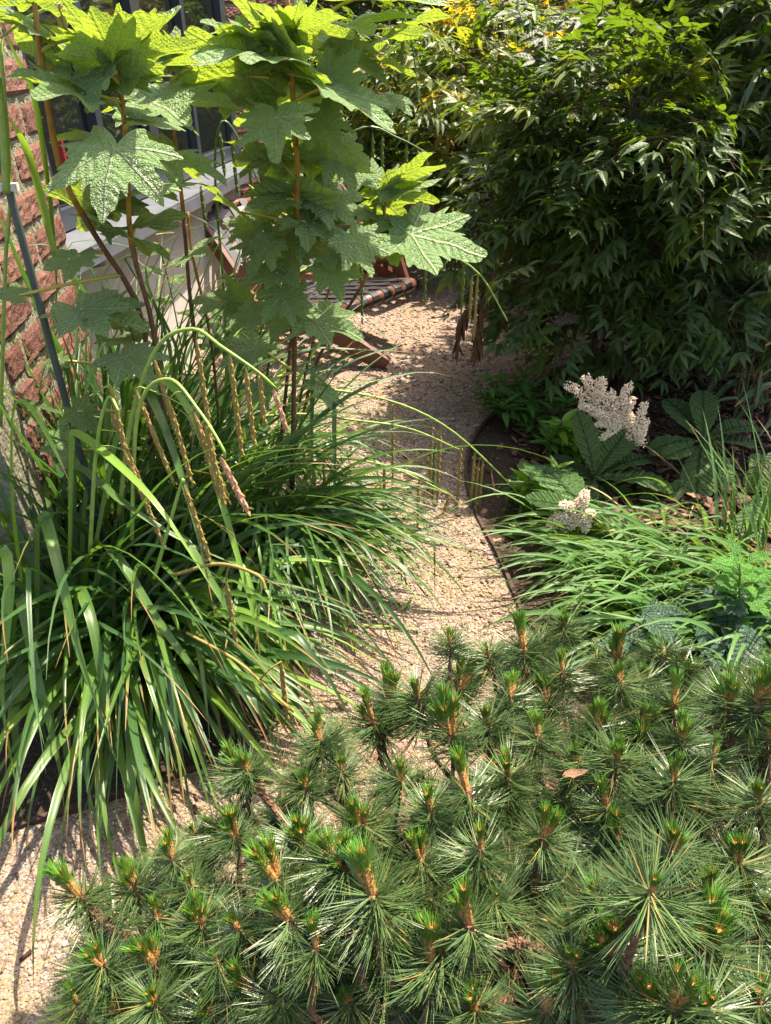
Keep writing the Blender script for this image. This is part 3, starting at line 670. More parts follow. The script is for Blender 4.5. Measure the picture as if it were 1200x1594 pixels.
hero(B, [(380, 700, 2.0), (450, 580, 2.1), (512, 607, 2.1), (520, 680, 2.05), (521, 760, 1.98), (524, 815, 1.95)], .015, sg)
hero(B, [(300, 750, 1.9), (360, 600, 2.1), (470, 548, 2.2), (560, 545, 2.25), (655, 549, 2.25)], .020, sdk)
hero(B, [(250, 700, 1.9), (360, 520, 2.2), (480, 480, 2.3), (560, 492, 2.3), (620, 545, 2.2)], .018, sdk)
hero(B, [(300, 800, 1.9), (420, 750, 2.0), (520, 790, 1.95), (600, 850, 1.9), (690, 885, 1.89)], .015, sg)
hero(B, [(320, 780, 1.9), (450, 690, 2.05), (560, 690, 2.1), (590, 750, 2.02), (600, 835, 1.95)], .012, sg)
hero(B, [(330, 820, 1.85), (480, 800, 1.9), (560, 830, 1.88), (640, 880, 1.86), (668, 910, 1.8)], .013, sg)
hero(B, [(320, 840, 1.85), (420, 810, 1.9), (520, 880, 1.8), (590, 950, 1.72), (668, 987, 1.66)], .017, sg)
hero(B, [(300, 850, 1.8), (400, 860, 1.8), (480, 950, 1.7), (540, 1010, 1.6), (640, 1030, 1.58), (650, 1065, 1.52)], .010, sl)
hero(B, [(430, 800, 1.9), (560, 780, 1.95), (640, 775, 2.0), (660, 820, 1.95), (690, 883, 1.9)], .010, sdk)
hero(C, [(120, 780, 1.8), (130, 640, 1.9), (200, 590, 1.9), (320, 585, 1.9), (460, 600, 1.95)], .013, sdk)
hero(C, [(-20, 700, 1.7), (0, 620, 1.75), (80, 640, 1.7), (160, 660, 1.7), (240, 700, 1.65)], .014, sdk)
hero(C, [(250, 760, 1.9), (280, 560, 2.0), (330, 400, 2.05), (400, 300, 2.05), (440, 230, 2.05)], .011, sg)
hero(C, [(60, 620, 1.75), (90, 450, 1.8), (60, 180, 1.75), (20, 80, 1.7), (-5, 10, 1.7)], .011, sg)
hero(C, [(90, 420, 1.6), (50, 260, 1.62), (20, 190, 1.6), (-20, 160, 1.6)], .012, sl)
hero(C, [(200, 700, 1.9), (180, 560, 1.9), (100, 400, 1.85), (40, 380, 1.8), (-20, 390, 1.7)], .013, sdk)
hero(C, [(120, 650, 1.8), (100, 560, 1.8), (60, 480, 1.75), (0, 340, 1.7), (-30, 330, 1.7)], .013, sdk)
for i in range(16):          # tall thin blades crossing the stems
    x0 = U(150, 330); hero(C, [(x0, 760, 1.95), (x0 + U(-20, 40), 560, 2.05), (x0 + U(-60, 110), U(380, 460), 2.1), (x0 + U(-100, 190), U(300, 520), 2.1)], U(.007, .011), random.choice([sg, sdk]))
for i in range(14):          # dry straw blades inside the clumps
    x0 = U(20, 420); y0 = U(620, 900); hero(random.choice([B, C]), [(x0, y0 + 120, 1.75), (x0 + U(-10, 20), y0, 1.8), (x0 + U(-60, 60), y0 - U(30, 110), 1.85)], U(.003, .005), M['straw'])
for i in range(40):          # dry leaves at the foot of the clumps
    b_ = Vector((U(-1.0, -.25), U(1.15, 2.0), .015)); 
    if b_.y < 1.15 + (b_.x + 1) * .3: b_.y += .2
    a_ = R(U(-130, 20)); mb = MB(); pts = arc_pts(b_ + Vector((0, 0, U(.0, .12))), a_, R(U(-20, 30)), U(.10, .28), R(U(30, 80)), 8, sway=U(-1.5, 1.5)); mb.add(*ribbon(pts, wprof(U(.005, .012)), R(U(-50, 50)), .5)); mb.obj('dry_leaf', M['straw'], random.choice([A, B]), True)

def catkin(parent, top, L, r_=.0048, mat='catkin', lean=(0, 0), bend=0., fr=None, n=10):
    pts = [top + Vector((lean[0] * t + bend * t * t, lean[1] * t, -L * t)) for t in [i / n for i in range(n + 1)]]
    rr = [max(.001, r_ * min(1, .35 + 5 * t) * (1 if t < .85 else 1 - (t - .85) * 4.5)) for t in [i / n for i in range(n + 1)]]
    mb = MB(); mb.tube(pts, rr, 6)
    # small seed scales standing off the spike
    k = int(L / .0042)
    for i in range(k):
        t = (i + .5) / k
        if t < .08: continue
        q = pts[int(t * n)].lerp(pts[min(n, int(t * n) + 1)], t * n - int(t * n)); a_ = i * 2.4
        d = Vector((math.cos(a_), math.sin(a_), -.55)); s = Vector((-math.sin(a_), math.cos(a_), 0)) * r_ * .55; o_ = q + Vector((math.cos(a_), math.sin(a_), 0)) * r_ * .7
        mb.add([o_ - s + Vector((0, 0, r_ * .8)), o_ + s + Vector((0, 0, r_ * .8)), o_ + d * r_ * 1.15], [(0, 1, 2)])
    return mb.obj('catkin', M[mat], parent, False)
def flower_stalk(root, pix, r0, r1, kins, mat='stalk', kmat='catkin'):
    if root is A: pix = [(x_, y_, Y_ - .16) for x_, y_, Y_ in pix]
    pts = catmull([P(*q) for q in pix], 26); mb = MB(); n = len(pts)
    mb.tube(pts, [2.5 * (r0 + (r1 - r0) * i / (n - 1)) for i in range(n)], 6); st = mb.obj('flower_stalk', M[mat], root, True)
    for kx, ky, ky2, *rest in kins:
        # hang from the nearest point of the stalk as seen
        j = min(range(n), key=lambda i: (project(pts[i])[0] - kx) ** 2 + (project(pts[i])[1] - ky) ** 2)
        base = pts[j]; Y = base.y; top = P(kx, ky, Y); bot = P(kx, ky2, Y); L = top.z - bot.z
        opt = rest[0] if rest else {}
        if (top - base).length > .006:
            t_ = MB(); t_.tube([base, base.lerp(top, .5) + Vector((0, 0, .006)), top], r1 * 1.2, 5); t_.obj('catkin_stalk', M[mat], root, True)
        catkin(root, top, L, opt.get('r', .0034) * 1.55, opt.get('m', kmat), (opt.get('lx', 0), 0), opt.get('b', 0))
flower_stalk(A, [(185, 800, 1.6), (205, 650, 1.62), (245, 540, 1.63), (300, 512, 1.62), (345, 540, 1.58), (400, 578, 1.55), (430, 605, 1.55)], .0022, .0012,
             [(305, 528, 700), (357, 552, 712), (382, 572, 695), (403, 578, 662), (240, 560, 678, {'lx': .02}), (300, 640, 770, {'lx': .03}), (425, 605, 672, {'m': 'catkin_pink', 'lx': .022})], 'stalk')
flower_stalk(A, [(205, 840, 1.5), (215, 640, 1.56), (262, 590, 1.56), (310, 640, 1.5), (345, 695, 1.45), (350, 712, 1.45)], .002, .0012,
             [(210, 605, 755, {'lx': .045}), (262, 622, 755, {'lx': .02}), (300, 640, 785, {'lx': .05}), (322, 668, 788, {'lx': .012}), (343, 712, 802, {'m': 'catkin_pink', 'lx': .045, 'r': .0042}), (318, 660, 785, {'lx': .02})], 'stalk')
flower_stalk(A, [(140, 860, 1.5), (150, 700, 1.52), (168, 620, 1.53), (185, 640, 1.5)], .002, .0012,
             [(172, 640, 785, {'lx': .04}), (172, 600, 725, {'lx': .0}), (192, 700, 855, {'lx': .045})], 'stalk')
flower_stalk(A, [(240, 900, 1.4), (280, 760, 1.42), (286, 752, 1.42)], .0018, .0012, [(286, 755, 880, {'lx': .03})], 'stalk')
flower_stalk(A, [(270, 895, 1.4), (340, 878, 1.38), (400, 895, 1.32), (414, 918, 1.3)], .0017, .0013, [(352, 905, 1005)], 'catkin')
flower_stalk(A, [(290, 985, 1.35), (370, 1030, 1.28), (430, 1085, 1.22), (458, 1108, 1.2)], .0014, .0016, [(437, 1030, 1120)], 'catkin')
flower_stalk(B, [(230, 800, 1.9), (300, 640, 2.1), (400, 600, 2.2), (520, 607, 2.25), (620, 628, 2.27), (700, 668, 2.27), (775, 735, 2.25), (835, 800, 2.2)], .0024, .0010,
             [(612, 632, 755), (673, 657, 765), (686, 662, 790), (718, 690, 792), (739, 705, 790), (752, 715, 818, {'r': .003}), (792, 756, 838, {'m': 'catkin_green', 'r': .0042}), (812, 780, 840), (745, 722, 800), (765, 735, 770, {'m': 'catkin_pink', 'lx': .02, 'r': .002})], 'stalk', 'catkin')
flower_stalk(B, [(260, 820, 1.85), (330, 680, 2.0), (440, 645, 2.1), (560, 655, 2.15), (640, 668, 2.18), (715, 700, 2.2)], .0022, .0010, [(677, 690, 785, {'m': 'catkin_green'})], 'stalk')
flower_stalk(B, [(300, 800, 1.85), (400, 730, 2.0), (500, 712, 2.1), (590, 722, 2.12), (650, 745, 2.12), (700, 770, 2.12)], .002, .001, [(598, 725, 790), (652, 748, 830), (700, 770, 800, {'lx': -.02})], 'stalk')
flower_stalk(B, [(350, 760, 1.9), (450, 690, 2.0), (520, 700, 2.02)], .002, .001, [(503, 712, 800), (372, 720, 805, {'r': .003}), (512, 760, 815)], 'stalk')
flower_stalk(Dq, [(0, 898, 1.7), (150, 760, 1.9), (300, 600, 2.15), (430, 450, 2.45), (520, 400, 2.55), (600, 382, 2.6), (680, 390, 2.6), (745, 425, 2.6), (790, 500, 2.5)], .0026, .0010,
             [(562, 400, 505, {'m': 'catkin_green'}), (663, 400, 475, {'m': 'catkin_green'}), (722, 415, 490, {'m': 'catkin_green'}), (744, 428, 530), (735, 430, 500)], 'stalk')
flower_stalk(Dq, [(330, 720, 2.3), (400, 480, 2.4), (520, 100, 2.3), (585, 35, 2.25), (620, 18, 2.22), (640, 60, 2.2), (650, 150, 2.2)], .0022, .0008, [(627, 30, 125, {'m': 'catkin_green'})], 'stalk_dark')
flower_stalk(Dq, [(400, 720, 2.3), (430, 480, 2.4), (470, 280, 2.4), (560, 200, 2.4), (620, 215, 2.4), (668, 240, 2.4)], .0022, .0008,
             [(580, 208, 305, {'m': 'catkin_green'}), (595, 212, 290, {'m': 'catkin_green'}), (633, 224, 310, {'m': 'catkin_green'}), (650, 235, 313, {'m': 'catkin_green'}), (664, 242, 312, {'m': 'catkin_green'}), (510, 225, 330, {'m': 'catkin_green'})], 'stalk_dark')
flower_stalk(C, [(360, 700, 2.2), (350, 480, 2.3), (335, 280, 2.3), (342, 195, 2.3), (365, 205, 2.3), (410, 300, 2.3)], .002, .001,
             [(342, 205, 275, {'m': 'catkin_green'}), (360, 210, 300, {'m': 'catkin_green'}), (386, 235, 330, {'m': 'catkin_green'}), (312, 290, 360, {'m': 'catkin_green'})], 'stalk_dark')
flower_stalk(C, [(10, 300, 1.5), (5, 200, 1.5), (-5, 120, 1.5)], .003, .003, [], 'stalk')
flower_stalk(C, [(0, 700, 1.6), (8, 420, 1.6), (16, 290, 1.6), (0, 60, 1.6)], .0018, .0015, [(95, 5, 45), (88, 5, 60)], 'stalk')

# ------------------------------------------------------------------ oakleaf hydrangeas
def place_leaf(root, mesh, J, T, roll=0., size=None, wide=1.0, lean=0.):
    f = (T - J); L = size or f.length; f.normalize(); up = Vector((U(-.15, .15), -lean * U(.5, 1.2), 1)); s = up.cross(f); roll *= .6
    if s.length < .05: s = Vector((1, 0, 0))
    s.normalize(); q = Quaternion(f, roll); s = q @ s; n_ = f.cross(s)
    mt = Matrix(((f.x * L, s.x * L * wide, n_.x * L, J.x), (f.y * L, s.y * L * wide, n_.y * L, J.y), (f.z * L, s.z * L * wide, n_.z * L, J.z), (0, 0, 0, 1)))
    o = link('leaf', mesh, root); o.matrix_local = Matrix.Translation(-root.location) @ mt; return o
def hydrangea(label, stems, leaves, loc=None, fill=0, seedk=1, old=True):
    random.seed(seedk)
    root = thing('oakleaf_hydrangea', loc, label, 'hydrangea', 'oakleaf hydrangeas in front of the window'); allp = []
    for pix, r0, r1 in stems:
        pts = catmull([P(*q) for q in pix], 20); n = len(pts)
        h = n * 2 // 5
        for nm, seg, a_, mt in (('stem', pts[:h + 1], 0, 'hstem_old'), ('stem', pts[h:], h, 'hstem')):
            mb = MB(); mb.tube(seg, [1.12 * (r0 + (r1 - r0) * (a_ + i) / (n - 1)) * (1.18 if (a_ + i) % 4 == 0 else 1) for i in range(len(seg))], 8); mb.obj(nm, M[mt], root, True)
        allp += pts
    def petiole(J):
        c = min(allp, key=lambda p: (p - J).length + (0.6 * max(0, p.z - J.z + .02)))
        if (c - J).length < .02 or (c - J).length > .40: return
        mid = c.lerp(J, .5) + Vector((0, 0, -.012 + .015)); mb = MB(); mb.tube(catmull([c, mid, J], 7), [.0050, .0047, .0043, .0040, .0037, .0035, .0034, .0033], 6); mb.obj('petiole', M['petiole'], root, True)
    for lf in leaves:
        (jx, jy, jY), (tx, ty, tY) = lf[0], lf[1]; roll = R(lf[2]) if len(lf) > 2 else R(U(-12, 12)); wd = lf[3] if len(lf) > 3 else 1.0
        J, T = P(jx, jy, jY), P(tx, ty, tY); place_leaf(root, random.choice(OAK), J, T, roll, (T - J).length * U(.82, 1.04), wd, (-.95 if (tY > jY + .04 and jy < 400) else .32 * max(0., min(1., (jy - 60) / 140)))); petiole(J)
    for i in range(fill):
        c = random.choice([q for q in allp if .45 < q.z < 1.22]); a_ = U(0, TA); L = U(.08, .13)
        J = c + Vector((math.cos(a_) * U(.05, .12), math.sin(a_) * U(.05, .12), U(-.01, .05)))
        T = J + Vector((math.cos(a_), math.sin(a_), U(-.45, .25))) * L
        place_leaf(root, random.choice(OAK + OAK_OLD[:1]), J, T, R(U(-25, 25)), None, 1., .3); petiole(J)
    return root
hydrangea('oakleaf hydrangea nearest the brick pier, with the big green leaf low in front',
  [([(235, 700, 1.75), (222, 500, 1.7), (150, 370, 1.62), (100, 280, 1.55), (75, 170, 1.52), (60, 60, 1.5), (50, -30, 1.5)], .0062, .0040),
   ([(262, 700, 1.7), (240, 520, 1.66), (205, 380, 1.6), (198, 250, 1.55), (190, 160, 1.53), (178, 105, 1.52)], .0058, .0040)],
  [((128, 146, 1.48), (-20, 95, 1.42), -15), ((178, 108, 1.52), (95, -10, 1.45), 30), ((181, 100, 1.52), (262, -15, 1.45), -35), ((178, 100, 1.52), (168, 40, 1.50), 50),
   ((180, 100, 1.55), (235, 30, 1.7), -20), ((165, 115, 1.5), (128, 178, 1.42), 10, .8), ((178, 232, 1.40), (150, 322, 1.27), 0, 1.15),
   ((208, 190, 1.52), (285, 200, 1.50), -10), ((125, 95, 1.6), (230, 100, 1.75), 20), ((62, 55, 1.5), (-20, -5, 1.5), 25), ((50, 5, 1.5), (100, 15, 1.6), 10),
   ((105, 62, 1.5), (145, 42, 1.48), 0), ((185, 170, 1.55), (130, 130, 1.72), 0), ((190, 130, 1.55), (250, 75, 1.72), 0), ((205, 300, 1.6), (265, 270, 1.8), 0), ((85, 60, 1.55), (20, 10, 1.7), 0), ((150, 335, 1.65), (68, 285, 1.7), 15), ((160, 330, 1.65), (245, 322, 1.75), 10), ((190, 232, 1.6), (152, 208, 1.75), 0),
   ((200, 370, 1.62), (150, 350, 1.75), 10), ((210, 355, 1.62), (285, 345, 1.75), 5), ((95, 115, 1.55), (30, 60, 1.6), 0), 
   ((125, 482, 1.6), (175, 522, 1.5), 0), ((155, 485, 1.62), (228, 508, 1.58), -10), ((195, 555, 1.6), (240, 585, 1.52), 0), 
   ((30, 460, 1.5), (-25, 440, 1.5), 0), ((120, 400, 1.6), (100, 440, 1.5), 0), ((110, 700, 1.6), (60, 660, 1.6), 10), ((120, 640, 1.6), (165, 680, 1.6), 10), ((90, 560, 1.65), (50, 590, 1.6), 0)],
  P(240, 700, 1.73) * 1, 0, 21)
hydrangea('slender oakleaf hydrangea second from the brick pier, in front of the window posts',
  [([(330, 700, 2.0), (300, 500, 2.0), (285, 330, 1.95), (275, 240, 1.92), (268, 160, 1.9), (266, 92, 1.9)], .0052, .0034), ([(345, 720, 2.0), (330, 540, 2.05), (300, 400, 2.0), (292, 330, 2.0)], .004, .003)],
  [((267, 95, 1.9), (235, 40, 1.85), 20), ((268, 92, 1.9), (278, 40, 1.95), -10), ((268, 95, 1.9), (300, 70, 1.95), -10), ((238, 160, 1.82), (385, 150, 1.78), 0, 1.0),
   ((262, 180, 1.9), (215, 145, 2.0), 0), ((300, 105, 1.9), (240, 85, 2.0), 10), ((250, 245, 1.75), (362, 262, 1.68), -5, .8), ((285, 250, 1.9), (232, 235, 2.0), 0),
   ((290, 395, 2.0), (325, 380, 1.9), 10), ((345, 470, 2.0), (300, 490, 1.9), 0)],
  P(335, 700, 2.0), 0, 22)
hydrangea('tallest oakleaf hydrangea in the middle with orange stem and large lobed leaves',
  [([(455, 760, 2.0), (458, 560, 2.0), (460, 400, 1.98), (463, 280, 1.92), (457, 180, 1.88), (453, 80, 1.85), (446, -10, 1.82)], .0066, .0048),
   ([(430, 760, 2.1), (470, 350, 2.05), (478, 200, 2.05), (512, 100, 2.05), (513, 20, 2.05)], .005, .0036)],
  [((418, 90, 1.78), (278, 66, 1.66), -10), ((388, 118, 1.85), (255, 118, 1.9), 12), ((430, 183, 1.72), (428, 250, 1.62), 0, 1.15), ((508, 134, 1.85), (655, 222, 1.75), -8, .9),
   ((512, 136, 1.9), (570, 60, 1.92), 55, .9), ((492, 185, 1.88), (545, 240, 1.80), 0), ((455, 55, 1.82), (552, 5, 1.75), -20), ((535, 40, 2.0), (650, 15, 1.95), 15), ((550, 0, 2.0), (705, -5, 1.95), 10),
   ((447, 70, 1.85), (345, 15, 1.8), 20), ((450, 60, 1.82), (400, -20, 1.8), 30), ((455, 40, 1.82), (480, -40, 1.85), 0), ((515, 78, 2.05), (580, 55, 2.1), 10), ((600, 60, 2.05), (660, 30, 2.2), 0), ((455, 90, 1.8), (360, 40, 1.95), 0), ((600, 150, 2.1), (655, 165, 2.05), 0), ((395, 60, 1.8), (310, 20, 1.75), 0), ((455, 130, 1.9), (395, 165, 2.1), 0), ((465, 250, 1.95), (520, 300, 2.15), 0), ((455, 300, 1.95), (490, 365, 2.1), 0), ((450, 200, 1.95), (350, 180, 2.15), 0), ((450, 110, 1.9), (420, 20, 2.05), 0), ((520, 85, 2.05), (600, 95, 2.1), 10),
   ((430, 100, 1.95), (340, 80, 2.05), 10), ((590, 95, 2.1), (660, 115, 2.1), -15), ((470, 350, 2.0), (400, 385, 1.9), 0), ((445, 310, 1.95), (365, 320, 1.9), 0), ((475, 345, 1.95), (548, 388, 1.88), 0),
   ((470, 300, 2.0), (520, 260, 2.1), 10), ((440, 260, 2.0), (380, 230, 2.1), 10), ((370, 330, 2.0), (335, 300, 2.1), 20), ((480, 335, 2.1), (455, 400, 2.0), 0),
   ((520, 230, 2.0), (560, 290, 1.95), 5), ((400, 345, 2.05), (345, 385, 2.0), 0), ((500, 310, 2.0), (560, 350, 1.95), 0), ((430, 330, 2.1), (400, 300, 2.2), 25), ((455, 400, 1.95), (415, 455, 1.9), 0),
   ((515, 415, 1.9), (540, 475, 1.82), 0), ((430, 425, 1.92), (370, 440, 1.86), 0), ((440, 455, 1.92), (460, 512, 1.84), 0), ((490, 500, 1.95), (565, 512, 1.88), 0), 
   ((550, 375, 1.92), (588, 432, 1.85), 0), ((400, 490, 1.92), (350, 520, 1.86), 0), ((500, 390, 1.95), (560, 405, 1.9), 0), ((420, 380, 1.92), (380, 420, 1.86), 0), ((450, 480, 2.0), (420, 540, 1.9), 0), ((370, 470, 2.0), (350, 420, 2.0), 0), ((400, 540, 2.0), (340, 570, 1.9), 0), ((400, 600, 1.95), (420, 640, 1.9), 0)],
  P(455, 760, 2.0), 4, 23)
hydrangea('low oakleaf hydrangea on the right whose pointed leaf reaches over the gravel',
  [([(455, 720, 2.3), (495, 560, 2.3), (560, 450, 2.25), (590, 385, 2.2), (598, 330, 2.2), (603, 290, 2.2)], .0050, .0034), ([(450, 720, 2.3), (480, 560, 2.3), (520, 430, 2.25), (560, 340, 2.2)], .0038, .003)],
  [((640, 366, 2.08), (758, 392, 2.0), -5, 1.05), ((612, 308, 2.2), (708, 268, 2.15), -20), ((608, 292, 2.2), (690, 240, 2.25), 30), ((598, 292, 2.2), (540, 248, 2.2), 0), ((600, 280, 2.2), (620, 245, 2.3), 10),
   ((625, 352, 2.15), (568, 346, 2.1), 10), ((605, 385, 2.12), (660, 402, 2.05), 0), ((570, 330, 2.2), (520, 330, 2.15), 0), ((590, 310, 2.25), (680, 300, 2.3), 10), ((575, 345, 2.2), (585, 318, 2.2), 50), ((560, 370, 2.2), (600, 395, 2.25), 0)],
  P(455, 720, 2.3), 3, 24)
# young low hydrangea sprigs in front of the concrete wall
def sprig(px, py, Y, n, label, seedk, H=.18, mat='ivy', sz=(.03, .05)):
    random.seed(seedk); b = P(px, py, Y); root = thing('young_hydrangea', b, label, 'seedling', 'young hydrangea seedlings in the left bed')
    top = b + Vector((U(-.02, .02), 0, H)); mb = MB(); mb.tube(catmull([b - Vector((0, 0, b.z)), b, top], 10), .0022, 5); mb.obj('stem', M['nstem'], root, True)
    for i in range(n):
        t = (i + 1) / n; J = b.lerp(top, t); a_ = i * 2.4 + U(-.4, .4); d = Vector((math.cos(a_), math.sin(a_), U(-.2, .5)))
        J2 = J + d * U(.02, .04); mb = MB(); mb.tube([J, J2], .0011, 4); mb.obj('petiole', M['petiole'], root)
        place_leaf(root, random.choice(OAK), J2, J2 + d * U(*sz), R(U(-20, 20)))
sprig(275, 500, 2.2, 9, 'small dark-leaved seedling against the pale concrete wall', 31, .26)
sprig(215, 560, 1.8, 8, 'seedling with pale leaves low among the sedge leaves on the left', 32, .14, sz=(.05, .075))
sprig(330, 560, 2.2, 9, 'seedling at the foot of the concrete wall beside the chair leg', 33, .14, sz=(.04, .06))
sprig(400, 560, 2.4, 12, 'leafy seedling just left of the nearer chair leg', 34, .16, sz=(.05, .07))
sprig(470, 700, 2.35, 6, 'low seedling between sedge leaves at the path edge', 35, .1, sz=(.05, .08))

# ------------------------------------------------------------------ nandina shrub and background shrubs
def spray_mesh(mat, seedk, nl=7, L=.30, ll=.062, name='spray'):
    random.seed(seedk); mb = MB(); mb.m = 1
    mb.tube([(0, 0, 0), (L * .5, 0, .012), (L, 0, -.02)], [.0018, .0013, .0008], 4)
    mb.m = 0
    def pos(t): return Vector((L * t, 0, .03 * t * (1 - t) * 4 - .03 * t * t))
    for i in range(nl):
        t = .30 + .7 * i / (nl - 1); p = pos(t)
        for s in ((-1, 1) if i < nl - 1 else (0,)):
            if s == 0:
                cl = [(0, 0)]
            else:
                cl = [(s * R(U(45, 62)), 0)]
            for a0, _ in cl:
                sub = (1 - t) * .10 + .018 if s else .0; d = Vector((math.cos(a0), math.sin(a0), U(-.25, .05)))
                q = p + d * sub
                if sub > .03: mb.m = 1; mb.tube([p, q], .0007, 3, False); mb.m = 0
                k = 3 if (sub > .04 or s == 0) else 1
                for j in range(k):
                    a1 = a0 + (0 if k == 1 else (-1 + j) * .85) + U(-.15, .15); dd = Vector((math.cos(a1), math.sin(a1), U(-.42, .12)))
                    nn = Vector((U(-.35, .35), U(-.35, .35), 1)); l_ = ll * U(.75, 1.2) * (1.1 if j == 1 else .9)
                    blade_leaf(mb, q, dd, nn, l_, l_ * U(.30, .40), 5, 'ovate', U(.1, .4), U(.15, .4))
    return mb
NSP = [spray_mesh(None, 100 + i, random.choice([5, 6, 7]), U(.24, .34), U(.060, .078)) for i in range(7)]
def sp_mesh(k, mat): return NSP[k].mesh('leaf_spray', [mat, M['nstem']], False)
NM = {q: [sp_mesh(k, M[q]) for k in range(7)] for q in ('nandina', 'nandina_new', 'nandina_gold')}
def spray_matrix(p, az, el, roll, s):
    f = Vector((math.cos(az) * math.cos(el), math.sin(az) * math.cos(el), math.sin(el))); sd_ = Vector((-math.sin(az), math.cos(az), 0)); q = Quaternion(f, roll); sd_ = q @ sd_; n_ = f.cross(sd_)
    return Matrix(((f.x * s, sd_.x * s, n_.x * s, p.x), (f.y * s, sd_.y * s, n_.y * s, p.y), (f.z * s, sd_.z * s, n_.z * s, p.z), (0, 0, 0, 1)))
def join_sprays(mats, keys, mlist, name, parent=None):
    """many sprays baked into one mesh"""
    V, Fq, UVs, MI, b = [], [], [], [], 0
    for k, mt in zip(keys, mlist):
        s = NSP[k]; v = np.array(s.v); A4 = np.array(mt); v2 = v @ A4[:3, :3].T + A4[:3, 3]; V.append(v2)
        Fq += [tuple(i + b for i in f) for f in s.f]; UVs += s.uv; MI += s.mi; b += len(v)
    me = bpy.data.meshes.new(name); me.from_pydata(np.concatenate(V).tolist(), [], Fq)
    for m_ in mats: me.materials.append(m_)
    ul = me.uv_layers.new(name='UVMap'); ul.data.foreach_set('uv', [c for t in UVs for c in t]); me.polygons.foreach_set('material_index', MI); me.update()
    return link(name, me, parent)
def shrub(name, label, cat, group, c, rad_, nstem, nparts, nstuff, matf, seedk, scale=1.0, ymax_part=1e9, inner='nandina', lowcut=.12, stemr=.008, skip=None):
    random.seed(seedk); c = Vector(c); root = thing(name, (c.x, c.y, 0), label, cat, group)
    for i in range(nstem):
        a_ = U(0, TA); b = Vector((c.x + U(-.16, .16) * rad_[0], c.y + U(-.16, .16) * rad_[1], 0)); t = Vector((c.x + math.cos(a_) * rad_[0] * U(.2, .75), c.y + math.sin(a_) * rad_[1] * U(.2, .75), c.z + rad_[2] * U(.1, .8)))
        mid = b.lerp(t, .5) + Vector((U(-.08, .08), U(-.08, .08), .1)); mb = MB(); pts = catmull([b, mid, t], 12); mb.tube(pts, [stemr * (1 - .6 * i_ / 12) * (1.15 if i_ % 3 == 0 else 1) for i_ in range(13)], 6); mb.obj('stem', M['nstem'], root, True)
    cand = []
    for i in range(nparts + nstuff):
        u_ = Vector((random.gauss(0, 1), random.gauss(0, 1), random.gauss(0, 1))).normalized(); r_ = U(0, 1) ** .35
        if i >= nparts: r_ *= .93
        p = Vector((c.x + u_.x * r_ * rad_[0], c.y + u_.y * r_ * rad_[1], c.z + u_.z * r_ * rad_[2]))
        lump = (math.sin(p.x * 8 + seedk) * math.sin(p.z * 7 + p.y * 3) + .5 * math.sin(p.x * 17 + p.z * 13)) * .15 + (U(.05, .22) if random.random() < .10 else 0); p += u_ * lump
        if p.z < lowcut: p.z = U(lowcut, lowcut + .3)
        if skip is not None and skip(p): continue
        az = math.atan2(u_.y, u_.x) + random.gauss(0, .6); el = R(U(-35, 35)) + u_.z * .3
        mt = spray_matrix(p, az, el, random.gauss(0, .4), scale * U(.75, 1.15)); cand.append((p, r_, mt))
    cand.sort(key=lambda q: (q[0] - Vector((0, 0, CAM_H))).length)
    for i, (p, r_, mt) in enumerate(cand[:nparts]):
        o = link('leaf_spray', NM[matf(p)][random.randrange(7)], root); o.matrix_local = Matrix.Translation(-root.location) @ mt
    rest = cand[nparts:]
    if rest:
        groups = {}
        for q in rest: groups.setdefault(matf(q[0]), []).append(q)
        for kk, qs in groups.items():
            o = join_sprays([M[kk], M['nstem']], [random.randrange(7) for _ in qs], [Matrix.Translation(-root.location) @ q[2] for q in qs], 'foliage_mass', root); o['kind'] = 'stuff'
    return root
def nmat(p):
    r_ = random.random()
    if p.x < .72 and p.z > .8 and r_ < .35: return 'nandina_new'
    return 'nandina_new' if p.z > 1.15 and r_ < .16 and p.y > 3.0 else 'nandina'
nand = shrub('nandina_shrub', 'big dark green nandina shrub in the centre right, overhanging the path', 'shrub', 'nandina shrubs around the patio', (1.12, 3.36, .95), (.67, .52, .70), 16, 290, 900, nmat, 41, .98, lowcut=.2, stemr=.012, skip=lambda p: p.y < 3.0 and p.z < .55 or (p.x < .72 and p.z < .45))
def gold(p):
    r_ = random.random(); return 'nandina_gold' if r_ < .12 else ('nandina_new' if r_ < .62 else 'nandina')
shrub('nandina_shrub', 'yellow-green nandina behind the hydrangea, gold leaves at its top', 'shrub', 'nandina shrubs around the patio', (.95, 6.3, .85), (.85, .8, .80), 6, 160, 260, gold, 42, 1.6)
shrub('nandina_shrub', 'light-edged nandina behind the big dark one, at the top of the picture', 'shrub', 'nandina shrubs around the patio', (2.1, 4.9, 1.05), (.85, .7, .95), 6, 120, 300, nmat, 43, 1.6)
shrub('broadleaf_shrub', 'distant green shrub beyond the patio, left of the gold-topped nandina', 'shrub', 'shrubs along the far hedge', (-.15, 7.4, .9), (1.0, .7, .9), 5, 60, 380, lambda p: 'nandina' if random.random() < .7 else 'nandina_new', 44, 1.3)
shrub('broadleaf_shrub', 'distant shrub with orange-gold foliage beyond the patio at the top', 'shrub', 'shrubs along the far hedge', (1.2, 7.6, 1.0), (1.1, .7, 1.0), 5, 60, 380, lambda p: 'nandina_gold' if random.random() < .4 else 'nandina_new', 45, 1.3)
